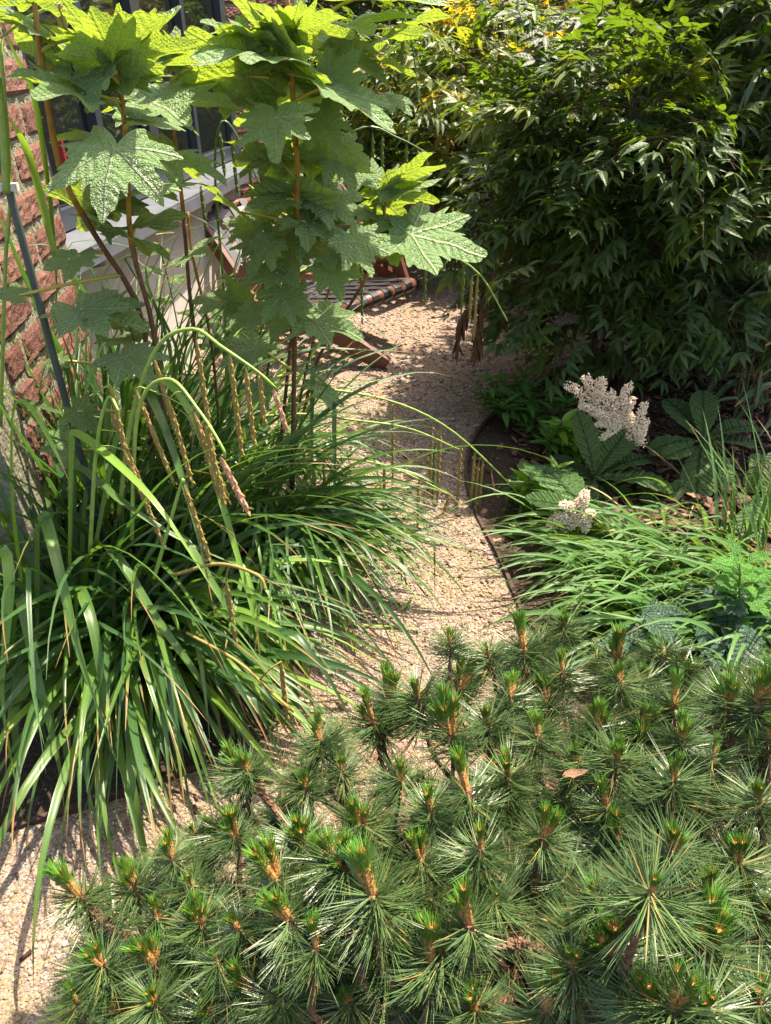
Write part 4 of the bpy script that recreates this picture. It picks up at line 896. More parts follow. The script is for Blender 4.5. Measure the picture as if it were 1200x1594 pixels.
# far hedge: one mass
random.seed(5); ks, ms = [], []
for i in range(1500):
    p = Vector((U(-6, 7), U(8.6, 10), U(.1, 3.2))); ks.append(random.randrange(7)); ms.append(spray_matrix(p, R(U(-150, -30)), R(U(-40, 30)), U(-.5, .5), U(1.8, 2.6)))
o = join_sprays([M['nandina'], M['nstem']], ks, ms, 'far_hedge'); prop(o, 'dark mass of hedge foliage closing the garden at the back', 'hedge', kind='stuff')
sheet('far_hedge_ground', [(-8, 8.2), (8, 8.2), (8, 10.4), (-8, 10.4)], .004, M['soil'])
hb = MB(); hb.box((0.5, 10.2, 1.5), (16, .3, 3.0)); o = hb.obj('boundary_wall', M['hstem_old']); prop(o, 'dark boundary wall hidden behind the far hedge', 'wall')
# withered brown spray hanging from the nandina
mb = MB(); random.seed(9); tw = catmull([P(790, 390, 3.0), P(765, 430, 2.95), P(748, 480, 2.9), P(742, 540, 2.88)], 12); mb.tube(tw, .0018, 5)
tw2 = catmull([P(755, 440, 2.95), P(725, 480, 2.9), P(712, 530, 2.88)], 8); mb.tube(tw2, .0012, 5); o = mb.obj('withered_twig', M['nstem'], nand)
for tws in (tw, tw2):
    for i, p in enumerate(tws[3:]):
        for k in range(3):
            mb = MB(); blade_leaf(mb, p, Vector((U(-.35, .35), U(-.35, .35), -1)), Vector((U(-1, 1), -1, U(-.3, .3))), U(.07, .11), U(.016, .026), 6, 'ovate', U(-.2, .2), U(.4, .9)); o = mb.obj('withered_leaf', M['dead_dark'], nand); o['label'] = 'brown withered leaf hanging over the gravel'
# red berries
random.seed(10); ber = MB()
for i in range(60):
    c0 = P(930, 28, 4.3) + Vector((U(-.13, .13), U(-.05, .05), U(-.14, .10))); r_ = .011
    t = (1 + 5 ** .5) / 2
    ber.add([c0 + Vector(v) * r_ / 1.9 for v in [(-1, t, 0), (1, t, 0), (-1, -t, 0), (1, -t, 0), (0, -1, t), (0, 1, t), (0, -1, -t), (0, 1, -t), (t, 0, -1), (t, 0, 1), (-t, 0, -1), (-t, 0, 1)]],
            [(0, 11, 5), (0, 5, 1), (0, 1, 7), (0, 7, 10), (0, 10, 11), (1, 5, 9), (5, 11, 4), (11, 10, 2), (10, 7, 6), (7, 1, 8), (3, 9, 4), (3, 4, 2), (3, 2, 6), (3, 6, 8), (3, 8, 9), (4, 9, 5), (2, 4, 11), (6, 2, 10), (8, 6, 7), (9, 8, 1)])
o = ber.obj('berry_cluster', M['berry'], nand, True); o['label'] = 'cluster of small red berries'

# grass strip and red-leaved ground cover beyond the patio
def tuft_mass(name, n, x0, x1, y0, y1, L, W, mat, label, cat, seedk):
    random.seed(seedk); mb = MB()
    for i in range(n):
        p = Vector((U(x0, x1), U(y0, y1), 0)); az = U(0, TA); pts = arc_pts(p, az, R(U(50, 85)), L * U(.6, 1.2), R(U(60, 130)), 5); mb.add(*ribbon(pts, wprof(W), 0, .3))
    o = mb.obj(name, mat); prop(o, label, cat, kind='stuff'); return o
tuft_mass('border_grass', 2600, -1.0, 2.4, 6.25, 7.6, .34, .014, M['lawn'], 'low leafy green border growing behind the patio', 'grass', 51)
random.seed(3)

# ------------------------------------------------------------------ bamboo on the right
def bamboo(label, px, Y, n, leaves, seedk, side=1):
    random.seed(seedk); b = P(px, 600, Y); b.z = 0; root = thing('bamboo', b, label, 'bamboo', 'bamboo clumps at the right edge')
    cnt = 0
    for i in range(n):
        p = b + Vector((U(-.12, .25), U(-.25, .25), 0)); lean = Vector((U(-.35, .05), U(-.2, .2), 0)); H = U(1.1, 1.65)
        pts = catmull([p, p + lean * .3 + Vector((0, 0, H * .5)), p + lean + Vector((0, 0, H))], 14); mb = MB(); mb.tube(pts, [.006 * (1 - .7 * k / 14) * (1.2 if k % 2 else 1) for k in range(15)], 6); mb.obj('cane', M['nstem'], root, True)
        for k in range(2, 15):
            for q in range(leaves):
                if cnt >= 290: break
                cnt += 1; a_ = R(U(90, 270)) if random.random() < .75 else U(0, TA); L = U(.16, .28)
                st = pts[k] + Vector((math.cos(a_), math.sin(a_), .1)) * U(.02, .16); pt = arc_pts(st, a_, R(U(-25, 35)), L, R(U(20, 70)), 6)
                lb = MB(); lb.add(*ribbon(pt, lambda t, L=L: L * .10 * math.sin(math.pi * min(1, t * .93 + .05)) + .0006, R(U(-40, 40)), .3)); lb.obj('leaf', M['bamboo'], root)
    return root
bamboo('bamboo clump at the right edge, nearest the camera', 1190, 3.05, 8, 3, 61)
bamboo('taller bamboo clump behind it at the upper right edge', 1180, 3.3, 12, 3, 62)
bamboo('bamboo clump between the dark nandina and the right edge', 1150, 3.9, 12, 3, 63)
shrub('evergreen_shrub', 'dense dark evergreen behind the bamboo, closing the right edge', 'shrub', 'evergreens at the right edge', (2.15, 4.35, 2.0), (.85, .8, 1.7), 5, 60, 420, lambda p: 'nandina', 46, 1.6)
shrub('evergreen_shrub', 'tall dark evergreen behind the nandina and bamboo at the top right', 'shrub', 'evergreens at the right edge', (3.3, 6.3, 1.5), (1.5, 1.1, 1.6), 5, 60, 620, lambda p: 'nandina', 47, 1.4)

# ------------------------------------------------------------------ rodgersia
def rleaf_mesh(i):
    random.seed(300 + i); mb = MB(); NX, NY = 28, 6; vs = []; uvs = []
    asym = U(-.1, .1); dr = U(.15, .4); fo = U(.05, .25); ph = U(0, 6); bend = U(-.08, .08); hole = [(U(.3, .85), U(-.2, .2)) for _ in range(1)]
    for a in range(NX + 1):
        t = a / NX; wd = .24 * (math.sin(math.pi * min(1, t ** 1.55 * .97)) ** .65) * (.55 + .45 * t) + .012
        if a == NX: wd = .03
        wd *= 1 + .05 * math.sin(a * 2.1) * (a > 4)
        for b in range(-NY, NY + 1):
            q = b / NY; y = q * wd; z = -dr * t * t + fo * abs(y) + .012 * math.sin((t - abs(y) * .8) * 50 + ph) + .02 * math.sin(t * 6 + ph) * q
            vs.append((t, y + bend * t * t + asym * 0, z)); uvs.append((t, y))
    n = 2 * NY + 1; fs = [(a * n + b, (a + 1) * n + b, (a + 1) * n + b + 1, a * n + b + 1) for a in range(NX) for b in range(2 * NY)]
    mb.add(vs, fs, uvs); return mb.mesh('leaflet', M['rodgersia'], True)
RL = [rleaf_mesh(i) for i in range(6)]
def rodgersia(label, base, tips, crown, panicle=None, seedk=1):
    """crown = where leaflets meet; tips = pixel tips of leaflets (px,py,Y)"""
    random.seed(seedk); c = P(*crown); g_ = Vector((c.x + .03, c.y + .05, 0)); root = thing('rodgersia', g_, label, 'rodgersia', 'rodgersia plants in the right bed')
    mb = MB(); mb.tube(catmull([g_, g_.lerp(c, .5) + Vector((.01, .01, 0)), c], 8), .0045, 6); mb.obj('leaf_stalk', M['rstem'], root, True)
    for tp in tips:
        T = P(*tp[:3]); st = c if len(tp) < 4 else P(*tp[3]); place_leaf(root, random.choice(RL), st, T, R(U(-12, 12)), (T - st).length, tp[4] if len(tp) > 4 else 1.2).name = 'leaflet'
    if panicle:
        stalk, lobes = panicle; pts = catmull([P(*q) for q in stalk], 16); pts[0].z = max(0, pts[0].z); mb = MB(); mb.tube(pts, [.0042 - .0022 * i / 16 for i in range(17)], 7); mb.obj('flower_stalk', M['rstem'], root, True)
        for (a, b_, r_) in lobes:
            A0, B0 = P(*a), P(*b_); mb = MB(); n = 9; mb.m = 1; mb.tube([A0, B0], [.0016, .0008], 5); mb.m = 0
            t_ = (1 + 5 ** .5) / 2
            IV = [(-1, t_, 0), (1, t_, 0), (-1, -t_, 0), (1, -t_, 0), (0, -1, t_), (0, 1, t_), (0, -1, -t_), (0, 1, -t_), (t_, 0, -1), (t_, 0, 1), (-t_, 0, -1), (-t_, 0, 1)]
            OC = [(1, 0, 0), (-1, 0, 0), (0, 1, 0), (0, -1, 0), (0, 0, 1), (0, 0, -1)]
            K = 380
            for k in range(K):
                t = (k / K) ** .8; cc = A0.lerp(B0, t); u_ = Vector((random.gauss(0, 1), random.gauss(0, 1), random.gauss(0, 1))).normalized()
                cc = cc + u_ * r_ * 1.6 * (1 - .35 * t) * U(.3, 1) ** .6; rr = U(.0020, .0042)
                mb.add([cc + Vector(v) * rr * U(.7, 1.3) for v in OC], [(0, 2, 4), (2, 1, 4), (1, 3, 4), (3, 0, 4), (2, 0, 5), (1, 2, 5), (3, 1, 5), (0, 3, 5)])
            mb.obj('flower_cluster', [M['flower'], M['rstem']], root)
    return root
Yr = 2.35
rodgersia('rodgersia with the large cream flower plume above the path edge', None,
  [(915, 640, 2.50), (975, 655, 2.50), (800, 718, 2.42), (1045, 730, 2.35, (925, 745, 2.38)), (870, 790, 2.25), (940, 815, 2.2), (990, 800, 2.25), (1000, 690, 2.50), (905, 775, 2.2, (925, 745, 2.38)), (860, 700, 2.5), (1010, 770, 2.3)],
  (925, 745, 2.40),
  ([(1075, 770, 2.45), (1055, 735, 2.42), (1000, 690, 2.38), (955, 655, 2.36), (915, 612, 2.35)],
   [((945, 645, 2.36), (885, 598, 2.36), .020), ((935, 630, 2.36), (912, 588, 2.36), .020), ((930, 625, 2.36), (937, 590, 2.36), .018), ((945, 650, 2.36), (903, 630, 2.34), .015), ((955, 655, 2.36), (950, 612, 2.36), .022), ((960, 655, 2.36), (978, 600, 2.37), .018), ((965, 660, 2.36), (985, 622, 2.36), .016),
    ((960, 655, 2.36), (925, 640, 2.34), .016), ((965, 660, 2.36), (930, 660, 2.34), .013), ((965, 660, 2.36), (937, 682, 2.34), .014), ((985, 680, 2.37), (1003, 628, 2.38), .017), ((985, 680, 2.37), (980, 645, 2.36), .018), ((998, 690, 2.38), (990, 668, 2.36), .015), ((995, 680, 2.37), (1004, 655, 2.37), .016)]), 71)
rodgersia('rodgersia with the smaller cream flower plume low over the gravel edge', None,
  [(845, 690, 2.3), (960, 790, 1.91), (890, 840, 2.0), (830, 760, 1.95), (980, 850, 2.0)], (915, 800, 1.92),
  ([(985, 860, 2.0), (950, 830, 1.95), (915, 800, 1.92), (880, 790, 1.91)],
   [((895, 800, 1.91), (855, 815, 1.90), .018), ((900, 795, 1.91), (875, 785, 1.91), .016), ((900, 790, 1.91), (912, 768, 1.92), .017), ((905, 800, 1.91), (880, 822, 1.90), .018), ((905, 805, 1.91), (912, 822, 1.90), .018), ((910, 800, 1.91), (921, 800, 1.91), .014), ((890, 800, 1.91), (868, 800, 1.91), .016)]), 72)
rodgersia('palmate rodgersia with nine green leaflets at the right, above the bark mulch', None,
  [(1045, 607, 2.75), (1098, 600, 2.7), (1172, 635, 2.65), (1180, 675, 2.55), (1025, 670, 2.5), (1045, 700, 2.4, (1085, 695, 2.5)), (1080, 745, 2.32), (1140, 738, 2.35), (1145, 690, 2.6), (1075, 650, 2.7)], (1095, 688, 2.55), None, 73)
rodgersia('rodgersia leaf fan cut off by the right edge, above the grass', None,
  [(1170, 760, 2.2, (1205, 700, 2.3)), (1190, 692, 2.5), (1240, 740, 2.3), (1185, 770, 2.2), (1170, 830, 2.0, (1185, 770, 2.2)), (1195, 850, 2.0, (1185, 770, 2.2)), (1260, 800, 2.2)], (1190, 770, 2.3), None, 74)
rodgersia('dull rodgersia leaves in the shade between the plumes and the grass', None,
  [(1010, 760, 2.3), (1060, 745, 2.35), (1100, 790, 2.2), (1040, 830, 2.1), (980, 790, 2.2), (1090, 830, 2.1)], (1045, 790, 2.3), None, 75)

# ------------------------------------------------------------------ glossy low shrubs (skimmia) at the path edge
def skimmia(label, px, py, Y, n, w_, h_, seedk, new=.1, L=(.075, .11)):
    random.seed(seedk); b = P(px, py, Y); g_ = Vector((b.x, b.y, 0)); root = thing('skimmia_shrub', g_, label, 'shrub', 'low glossy evergreen shrubs at the path edge')
    for i in range(n):
        t = b + Vector((U(-w_, w_), U(-w_, w_) * .7, U(-h_, h_))); t.z = max(.06, t.z)
        mb = MB(); mb.tube(catmull([g_ + Vector((U(-.02, .02), U(-.02, .02), 0)), g_.lerp(t, .5) + Vector((0, 0, -.01)), t], 6), .002, 5); mb.obj('stem', M['nstem'], root, True)
        mt = M['skimmia_new'] if random.random() < new else M['skimmia']
        for k in range(random.randint(7, 10)):
            a_ = k * 2.4; d = Vector((math.cos(a_), math.sin(a_), U(.1, .9) if k > 3 else U(-.3, .3))); l_ = U(*L); lb = MB(); blade_leaf(lb, t - Vector((0, 0, .006 * (10 - k))), d, Vector((0, 0, 1)) + Vector((U(-.3, .3), U(-.3, .3), 0)), l_, l_ * U(.30, .38), 6, 'ovate', .15, .3); lb.obj('leaf', mt, root, True)
skimmia('glossy dark skimmia beside the curve of the edging, under the nandina', 815, 610, 2.95, 22, .17, .10, 81, .05)
skimmia('bright glossy skimmia between the path edge and the first rodgersia', 850, 755, 2.25, 14, .085, .06, 82, .75, (.06, .085))
skimmia('skimmia with light green new leaves behind the first rodgersia', 880, 670, 2.65, 14, .10, .06, 83, .7)
skimmia('small sparse skimmia sprig at the foot of the edging', 820, 840, 2.05, 5, .05, .03, 84, .5, (.03, .045))

# ------------------------------------------------------------------ hakone grass
random.seed(90)
hk = thing('hakone_grass', (1.05, 2.0, 0), 'bright green cascading hakone grass clump in the right bed', 'ornamental grass')
cnt = 0
def hblade(p, az, el, L, W, bend, name='leaf', mat=None):
    pts = arc_pts(p, az, el, L, bend, 9, sway=random.gauss(0, .25)); mb = MB(); mb.add(*ribbon(pts, lambda t: W * min(1, .5 + t * 3) * max(.04, 1 - t ** 2.0), R(U(-40, 40)), .25)); return mb.obj(name, mat or M['hakone'], hk, True)
for i in range(290):
    x = U(.62, 1.25); y = 1.76 - (x - .9) * .35 + random.gauss(0, .19)
    az = R(random.gauss(196, 17)); hblade(Vector((x, y, U(.0, .04))), az, R(U(28, 66)), U(.28, .52), U(.013, .020), R(U(45, 90)))
random.seed(91); mb = MB()
for i in range(420):
    x = U(.66, 1.30); y = 1.74 - (x - .9) * .3 + random.gauss(0, .20); az = R(random.gauss(200, 28))
    pts = arc_pts(Vector((x, y, 0)), az, R(U(30, 75)), U(.18, .40), R(U(40, 100)), 7); mb.add(*ribbon(pts, wprof(U(.011, .016)), R(U(-40, 40)), .25))
o = mb.obj('under_leaves', M['hakone'], hk, True); o['kind'] = 'stuff'
for i in range(9):
    x = U(.75, 1.1); hblade(Vector((x, U(1.8, 2.1), .12)), R(U(150, 240)), R(U(0, 40)), U(.12, .2), .005, R(60), 'dry_leaf', M['straw'])
# upright sedge leaves at the far right
random.seed(92); rs = thing('upright_sedge', (1.28, 1.85, 0), 'tall upright dark grass leaves at the right edge beside the hakone grass', 'ornamental grass')
for i in range(34):
    pts = arc_pts(Vector((U(1.12, 1.35), U(1.75, 2.05), 0)), R(U(60, 200)), R(U(65, 88)), U(.35, .6), R(U(10, 55)), 9); mb = MB(); mb.add(*ribbon(pts, wprof(U(.011, .017)), 0, .3)); mb.obj('leaf', random.choice([sg, sdk, M['hakone']]), rs, True)

# ------------------------------------------------------------------ toothed herb and blue-green leaves, lower right
def toothed(mb, base, fwd, nrm, L, W, n=14, droop=.25):
    blade_leaf(mb, base, fwd, nrm, L, W, n, 'ovate', droop, .22, .28, 0, 1.)
random.seed(95)
hb_ = P(1150, 1010, 1.50); hroot = thing('nettle_plant', (hb_.x, hb_.y, 0), 'bright green upright herb with toothed nettle-like leaves at the right edge', 'herb')
top = P(1152, 880, 1.50); mb = MB(); mb.tube(catmull([Vector((hb_.x, hb_.y, 0)), hb_, top], 10), .003, 6); mb.obj('stem', M['herbstem'], hroot, True)
for lv in range(10):
    t = lv / 9; p = hb_.lerp(top, t) + Vector((0, 0, 0)); L = .13 * (1 - .5 * t)
    for s in range(4 if lv > 5 else 3):
        a_ = lv * 1.57 + s * (6.28 / (4 if lv > 5 else 3)) + U(-.3, .3); d = Vector((math.cos(a_), math.sin(a_), U(-.1, .4) + t * .5)); lb = MB()
        pt = p + d * .018; lb.tube([p, pt], .0009, 3, False); toothed(lb, pt, d, Vector((U(-.2, .2), U(-.2, .2), 1)), L * U(.8, 1.15), L * .55); lb.obj('leaf', M['herb'], hroot, True)
ab = thing('blue_green_herb', (.75, 1.45, 0), 'dark blue-green ribbed foliage between the hakone grass and the pine', 'herb')
for i in range(70):
    px = U(960, 1215); py = U(925, 1080); 
    if py < 930 + (1080 - px) * .3: continue
    p = P(px, py, 1.50 + U(-.1, .14)); p.z = max(p.z, .05); g_ = Vector((p.x + U(-.05, .05), p.y + .04, 0)); a_ = R(U(150, 390)); d = Vector((math.cos(a_), math.sin(a_), U(-.2, .25)))
    lb = MB(); toothed(lb, p, d, Vector((U(-.25, .25), U(-.4, 0), 1)), U(.12, .19), U(.065, .095), 18); lb.obj('leaf', M['astilbe'], ab, True)
    mb = MB(); mb.tube([g_, p], .0016, 4); mb.obj('leaf_stalk', M['herbstem'], ab)
# pale yellow flower sprig
fs_ = MB(); q0 = P(1125, 1010, 1.56); q1 = P(1118, 955, 1.56); fs_.tube([q0, q1], .001, 4)
for i in range(26):
    p = q0.lerp(q1, i / 25); a_ = i * 2.4; d = Vector((math.cos(a_), math.sin(a_), .5)) * .014 * (1.3 - i / 25); fs_.tube([p, p + d], [.0016, .0005], 4)
o = fs_.obj('flower_spike', M['sedge_lime'], ab)

# ------------------------------------------------------------------ foreground pine
def needle(mb, p, d, L, r_, curve=0.):
    a = d.orthogonal().normalized(); b = d.cross(a); c1 = (a * U(-1, 1) + b * U(-1, 1)) * curve * L
    rings = [(0, r_), (.5, r_), (1, r_ * .18)]; vs = []; uvs = []
    for t, rr in rings:
        c = p + d * L * t + c1 * t * t
        for k in range(3):
            th = k * 2.094; vs.append(c + (a * math.cos(th) + b * math.sin(th)) * rr); uvs.append((k / 3, t))
    fs = []
    for i in range(2):
        for k in range(3): fs.append((i * 3 + k, i * 3 + (k + 1) % 3, i * 3 + 3 + (k + 1) % 3, i * 3 + 3 + k))
    mb.add(vs, fs, uvs)
def whorl(seedk):
    random.seed(seedk); mb = MB(); n = random.randint(125, 165)
    for i in range(n):
        h = U(-.035, .004); a_ = U(0, TA); el = R(random.gauss(18, 20)) + h * 6
        d = Vector((math.cos(a_) * math.cos(el), math.sin(a_) * math.cos(el), math.sin(el))); L = U(.042, .068)
        p = Vector((0, 0, h)) + d * .002; needle(mb, p, d, L, U(.00052, .00072), .10)
        needle(mb, p, (d + Vector((U(-.09, .09), U(-.09, .09), U(-.09, .09)))).normalized(), L * U(.92, 1), .0006, .10)
    return mb.mesh('needle_whorl', M['needle'])
def candle_mesh(seedk):
    """candles of the new growth: orange-brown scaly shoots with short fresh needles"""
    random.seed(seedk); mb = MB(); k = random.choice([1, 2, 2, 3, 3, 4, 5])
    mb.m = 2; mb.tube([(0, 0, -.022), (0, 0, -.008), (0, 0, .002)], [.0030, .0042, .0046], 7)
    for i in range(9): 
        a_ = U(0, TA); mb.box((math.cos(a_) * .004, math.sin(a_) * .004, U(-.01, .002)), (.003, .003, .004))
    for c in range(k):
        a_ = c * TA / k + U(-.4, .4); tilt = 0 if c == 0 else U(.25, .6); L = U(.022, .052) if c == 0 else U(.016, .040)
        d = Vector((math.cos(a_) * tilt, math.sin(a_) * tilt, 1)).normalized(); p0 = Vector((math.cos(a_) * .003 * (c > 0), math.sin(a_) * .003 * (c > 0), 0))
        up = Vector((0, 0, 1)); pts = [p0, p0 + d * L * .5, p0 + (d * .75 + up * .25) * L]
        mb.m = 1; mb.tube(pts, [.0034, .0044, .0028], 7)
        nn = int(95 * L / .04) + 16
        for j in range(nn):
            t = .16 + .84 * (j / nn) ** .85; q = pts[0].lerp(pts[2], t) if t > .5 else pts[0].lerp(pts[1], t * 2); b_ = j * 2.4
            o1 = d.orthogonal().normalized(); o2 = d.cross(o1); sp_ = .26 + .22 * t
            dd = (d + (o1 * math.cos(b_) + o2 * math.sin(b_)) * sp_ * U(.6, 1.25)).normalized(); l_ = (.005 + .0125 * t) * U(.8, 1.2); mb.m = 0
            needle(mb, q + (o1 * math.cos(b_) + o2 * math.sin(b_)) * .002, dd, l_, .00075, .05)
    return mb.mesh('candle', [M['newneedle'], M['candle'], M['budwood']])
WH = [whorl(400 + i) for i in range(9)]; CA = [candle_mesh(430 + i) for i in range(14)]
pine_g = Vector((.42, .62, 0))
pine = thing('dwarf_pine', pine_g, 'spreading dwarf pine with orange-brown candles filling the foreground', 'pine')
def depth_at(px, py):      # distance of the top of the pine mound along the view, from sizes of its tufts in the photograph
    pts = [(125, 1390, 1.20), (250, 1340, 1.14), (385, 1190, 1.22), (580, 1110, 1.28), (715, 1050, 1.32), (875, 970, 1.42), (1000, 1060, 1.22), (1135, 1085, 1.14), (1100, 1170, 1.06), (945, 1250, 1.02), (1015, 1390, .72), (1045, 1565, .72),
           (890, 1500, .78), (730, 1430, .90), (580, 1390, .93), (490, 1475, .92), (300, 1560, .98), (160, 1500, 1.06), (655, 1330, 1.0), (625, 1200, 1.12), (745, 1315, .99), (1180, 1300, .92), (840, 1140, 1.20)]
    wsum = s = 0
    for x, y, d in pts:
        w_ = 1 / (((px - x) ** 2 + (py - y) ** 2) / 1e4 + .15) ** 1.5; wsum += w_; s += w_ * d
    return s / wsum
tufts = [(125, 1395), (160, 1500), (240, 1500), (208, 1380), (268, 1335), (245, 1432), (312, 1437), (365, 1300), (385, 1200), (430, 1372), (372, 1447), (475, 1225), (498, 1150), (582, 1125), (625, 1215), (563, 1283), (532, 1200), (516, 1150), (605, 1085), (715, 1075), (700, 1000), (655, 1340), (582, 1395), (492, 1478), (602, 1522), (440, 1552), (330, 1575), (541, 1350), (515, 1338), (727, 1232), (748, 1322), (732, 1440), (672, 1502), (640, 1560), (795, 1085), (878, 975), (876, 1048), (815, 1012), (838, 1145), (845, 1305), (690, 1480), (945, 1258), (1045, 1322), (1012, 1390), (892, 1505), (1010, 1565), (1048, 1568), (1100, 1570), (1102, 1392), (1150, 1345), (1160, 1392), (1000, 1062), (1050, 1100), (1135, 1095), (965, 1060), (1110, 1178), (1050, 1215), (1195, 1150), (1182, 1247), (1100, 1472), (850, 1575), (180, 1570), (120, 1560), (1190, 1430), (1180, 1560), (300, 1380), (370, 1200), (760, 1130), (930, 1130), (900, 1190), (700, 1140), (670, 1260), (790, 1210), (600, 1450), (470, 1310), (450, 1430), (240, 1560), (545, 1560), (390, 1540), (760, 1020), (650, 1085), (960, 1180), (1060, 1150), (1180, 1090), (770, 1400), (930, 1400), (960, 1480), (740, 1570), (540, 1430), (340, 1500), (1000, 1130), (640, 1400)]
random.seed(99)
reg = []
def add_tuft(p, s, tilt, az, bare=False, cand=True):
    mt = Matrix.Translation(p - pine_g) @ Matrix.Rotation(az, 4, 'Z') @ Matrix.Rotation(tilt, 4, 'X') @ Matrix.Rotation(U(0, TA), 4, 'Z') @ Matrix.Scale(s, 4)
    o = link('needle_whorl', random.choice(WH), pine); o.matrix_local = mt
    if cand:
        c = link('candle', random.choice(CA), o); c.matrix_local = Matrix.Scale(random.choice([.5, .7, .85, .95, 1.05, 1.3]) * U(.92, 1.08), 4)
    return mt
def branch(p, axis, r_=.0045, L0=None):
    # runs back from the tuft under the needles and down to the trunk
    base = pine_g + Vector((0, 0, .05)); a = p - axis * .012; b = p - axis * U(.09, .14); c = b.lerp(base, .45) + Vector((0, 0, .04))
    mb = MB(); pts = catmull([a, b, c, base], 16); mb.tube(pts, [(r_ * .75 + r_ * 1.4 * i / 16) * U(.9, 1.15) for i in range(17)], 7)
    for i in range(1, 9):
        q = pts[i]
        for k in range(4):
            a_ = U(0, TA); mb.box(q + Vector((math.cos(a_), math.sin(a_), U(-1, 1))) * r_ * .8, (.004, .003, .005))
    mb.obj('branch', M['bark'], pine)
for (px, py) in tufts:
    d_ = depth_at(px, py) + random.gauss(0, .012); p = D(px, py, d_); out = Vector((p.x - pine_g.x, p.y - pine_g.y, 0)); r_ = min(1, out.length / .75)
    axis = (Vector((U(-.22, .22),   .36 + U(-.25, .25), 1)) + out.normalized() * (.08 + .25 * r_)).normalized(); q = Vector((0, 0, 1)).rotation_difference(axis); az = math.atan2(axis.y, axis.x)
    tilt = math.acos(max(-1, min(1, axis.z))); add_tuft(p, U(.82, 1.25), -tilt if False else tilt, az + math.pi / 2 if True else 0)
    branch(p, axis, U(.0032, .0048))
# lower filler shoots
n = 0
while n < 260:
    px, py = U(90, 1230), U(1000, 1640)
    if py < 1400 - (px - 100) * .62 + 12 and px < 760: continue
    if py < 1020 and px < 800: continue
    if 770 < px < 880 and 1440 < py < 1600: continue
    d_ = depth_at(px, py) + U(.06, .20); p = D(px, py, d_)
    if p.z < .08: continue
    out = Vector((p.x - pine_g.x, p.y - pine_g.y, 0)); r_ = min(1, out.length / .75); axis = (Vector((U(-.3, .3), .4 + U(-.3, .3), 1)) + out.normalized() * (.1 + .5 * r_)).normalized(); az = math.atan2(axis.y, axis.x) + math.pi / 2
    add_tuft(p, U(.8, 1.1), math.acos(axis.z), az, cand=random.random() < .5); n += 1
    if n % 3 == 0: branch(p, axis, .0035)
for px_ in ([(392, 1215), (430, 1262), (465, 1305), (530, 1335)], [(1005, 1405), (960, 1445), (900, 1500), (860, 1540)], [(630, 1235), (632, 1300), (640, 1345)], [(718, 1085), (716, 1130), (722, 1180)], [(1048, 1110), (1062, 1150), (1105, 1205)], [(132, 1405), (180, 1450), (240, 1470)], [(735, 1450), (730, 1490), (705, 1540)], [(770, 1480), (810, 1470), (860, 1490)]):
    mb = MB(); pts = catmull([D(x_, y_, depth_at(x_, y_) + .015 + .02 * k_) for k_, (x_, y_) in enumerate(px_)], 14); mb.tube(pts, [.0062 * U(.8, 1.2) for _ in pts], 8)
    for q in pts:
        for k_ in range(7):
            a_ = U(0, TA); mb.box(q + Vector((math.cos(a_), U(-1, 1), math.sin(a_))) * .0055, (.005, .004, .006))
    mb.obj('branch', M['bark'], pine)
# dead needle litter below the pine
random.seed(101); mb = MB()
for i in range(5200):
    p = Vector((U(-.25, 1.1), U(.15, 1.25), U(.004, .03))); a_ = U(0, TA)
    if p.x < -.35 + (1.2 - p.y) * .1: continue
    needle(mb, p, Vector((math.cos(a_), math.sin(a_), U(-.1, .35))).normalized(), U(.04, .07), .0008, .12)
for i in range(500):
    p = D(U(780, 880), U(1420, 1594), U(.95, 1.3)); a_ = U(0, TA); needle(mb, p, Vector((math.cos(a_), math.sin(a_), U(-.3, .3))).normalized(), U(.04, .06), .0008, .15)
o = mb.obj('needle_litter', M['deadneedle']); prop(o, 'fallen brown pine needles lying on the soil under the pine', 'litter', kind='stuff')

random.seed(120)
for (gx, gy, txt) in [(770, 770, 'tiny weed seedling on the bare soil inside the edging'), (215, 1185, 'tiny thin weed on the soil under the near sedge leaves'), (805, 800, 'small weed beside the second cream plume')]:
    g0 = G(gx, gy); wr = thing('weed', g0, txt, 'weed', 'small weeds on the bare soil')
    for k in range(9):
        a_ = k * 2.4; d = Vector((math.cos(a_), math.sin(a_), U(.4, 1.4))).normalized(); q = g0 + d * U(.02, .05); mb = MB(); mb.tube([g0, q], .0008, 4); blade_leaf(mb, q, Vector((d.x, d.y, .2)), Vector((0, 0, 1)), U(.014, .024), .012, 5, 'ovate', .2, .2); mb.obj('leaf', M['herb'], wr)
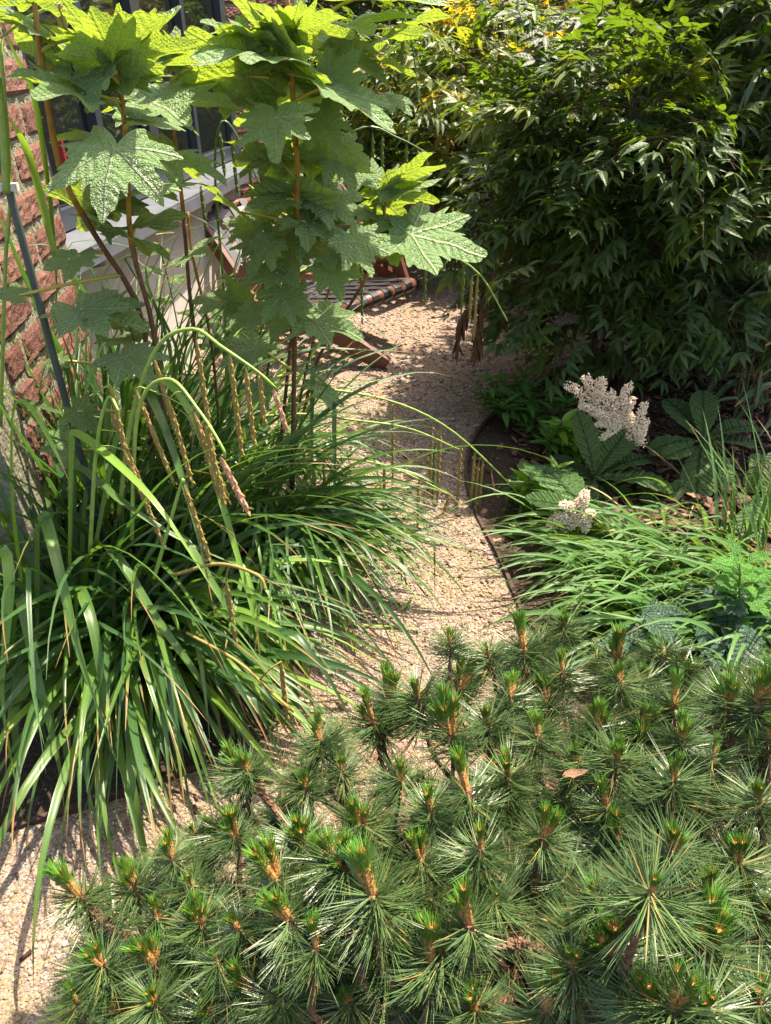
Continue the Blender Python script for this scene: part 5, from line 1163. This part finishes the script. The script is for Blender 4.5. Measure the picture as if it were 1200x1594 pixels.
# ------------------------------------------------------------------ fallen leaves and small debris
def fallen(px, py, z, L, W, az, label, mat='dead', curl=.5, dep=None):
    p = G(px, py, z) if dep is None else D(px, py, dep); mb = MB(); a_ = R(az); blade_leaf(mb, p, Vector((math.cos(a_), math.sin(a_), .12)), Vector((U(-.4, .4), U(-.4, .4), 1)), L, W, 8, 'ovate', -.1, curl, .12, 0, 1.)
    org = p; me = mb.mesh('fallen_leaf', M[mat], True, org); o = link('fallen_leaf', me); o.location = org; prop(o, label, 'leaf', 'dry leaves lying about the garden')
random.seed(110)
fallen(875, 1208, 0, .038, .014, 5, 'pale beige dry leaf caught on top of the pine needles', 'dead', .6, .99)
fallen(695, 1140, 0, .05, .014, -20, 'brown dry leaf tucked among the pine shoots', 'dead', .5, 1.22)
fallen(540, 1100, .02, .05, .02, 120, 'curled beige leaf on the gravel just behind the pine', 'dead')
fallen(725, 640, .012, .05, .03, 100, 'brown leaf on the gravel left of the glossy skimmia', 'dead')
fallen(735, 665, .012, .04, .026, 10, 'small tan leaf at the top of the edging curve', 'dead')
fallen(752, 715, .012, .05, .028, 200, 'tan leaf on the soil inside the edging curve', 'dead')
fallen(775, 700, .012, .05, .028, 60, 'brown leaf on dark soil next to the edging', 'dead')
fallen(765, 735, .012, .04, .024, 120, 'reddish leaf in the small soil patch', 'dead_dark')
fallen(760, 843, .012, .055, .02, 0, 'long beige leaf beside the straight part of the edging', 'dead')
fallen(200, 1220, .012, .025, .02, 60, 'pale round leaf on the soil under the near sedge', 'dead')
fallen(150, 1302, .014, .06, .008, 5, 'thin green leaf snippet on the gravel by the near edging', 'sedge')
fallen(625, 950, .014, .06, .016, 50, 'flat yellowish-green leaf lying on the sunny gravel', 'sedge_lime')
fallen(20, 790, .14, .13, .075, 0, 'large rusty-brown curled leaf inside the left sedge', 'dead_dark')
fallen(60, 800, .12, .10, .06, 40, 'crumpled red-brown leaf at the left between sedge leaves', 'dead_dark')
fallen(480, 1128, .014, .03, .016, 30, 'tiny dark red dry leaf at the path edge behind the pine', 'dead_dark')
fallen(560, 1055, .014, .05, .010, -40, 'narrow straw-coloured leaf piece on the gravel', 'dead')
for (px, py, tx) in [(1150, 720, 'brown leaf in the bark mulch just below the right-pointing leaflets of the palmate rodgersia'), (1120, 760, 'brown leaf in the mulch left of the rodgersia fan at the right edge'), (1090, 775, 'brown leaf in the mulch nearest the grass, below the palmate rodgersia'), (1175, 660, 'brown leaf in the mulch close to the right edge, beside the bamboo')]:
    fallen(px, py, .03, U(.05, .08), U(.03, .04), U(0, 360), tx, 'dead')
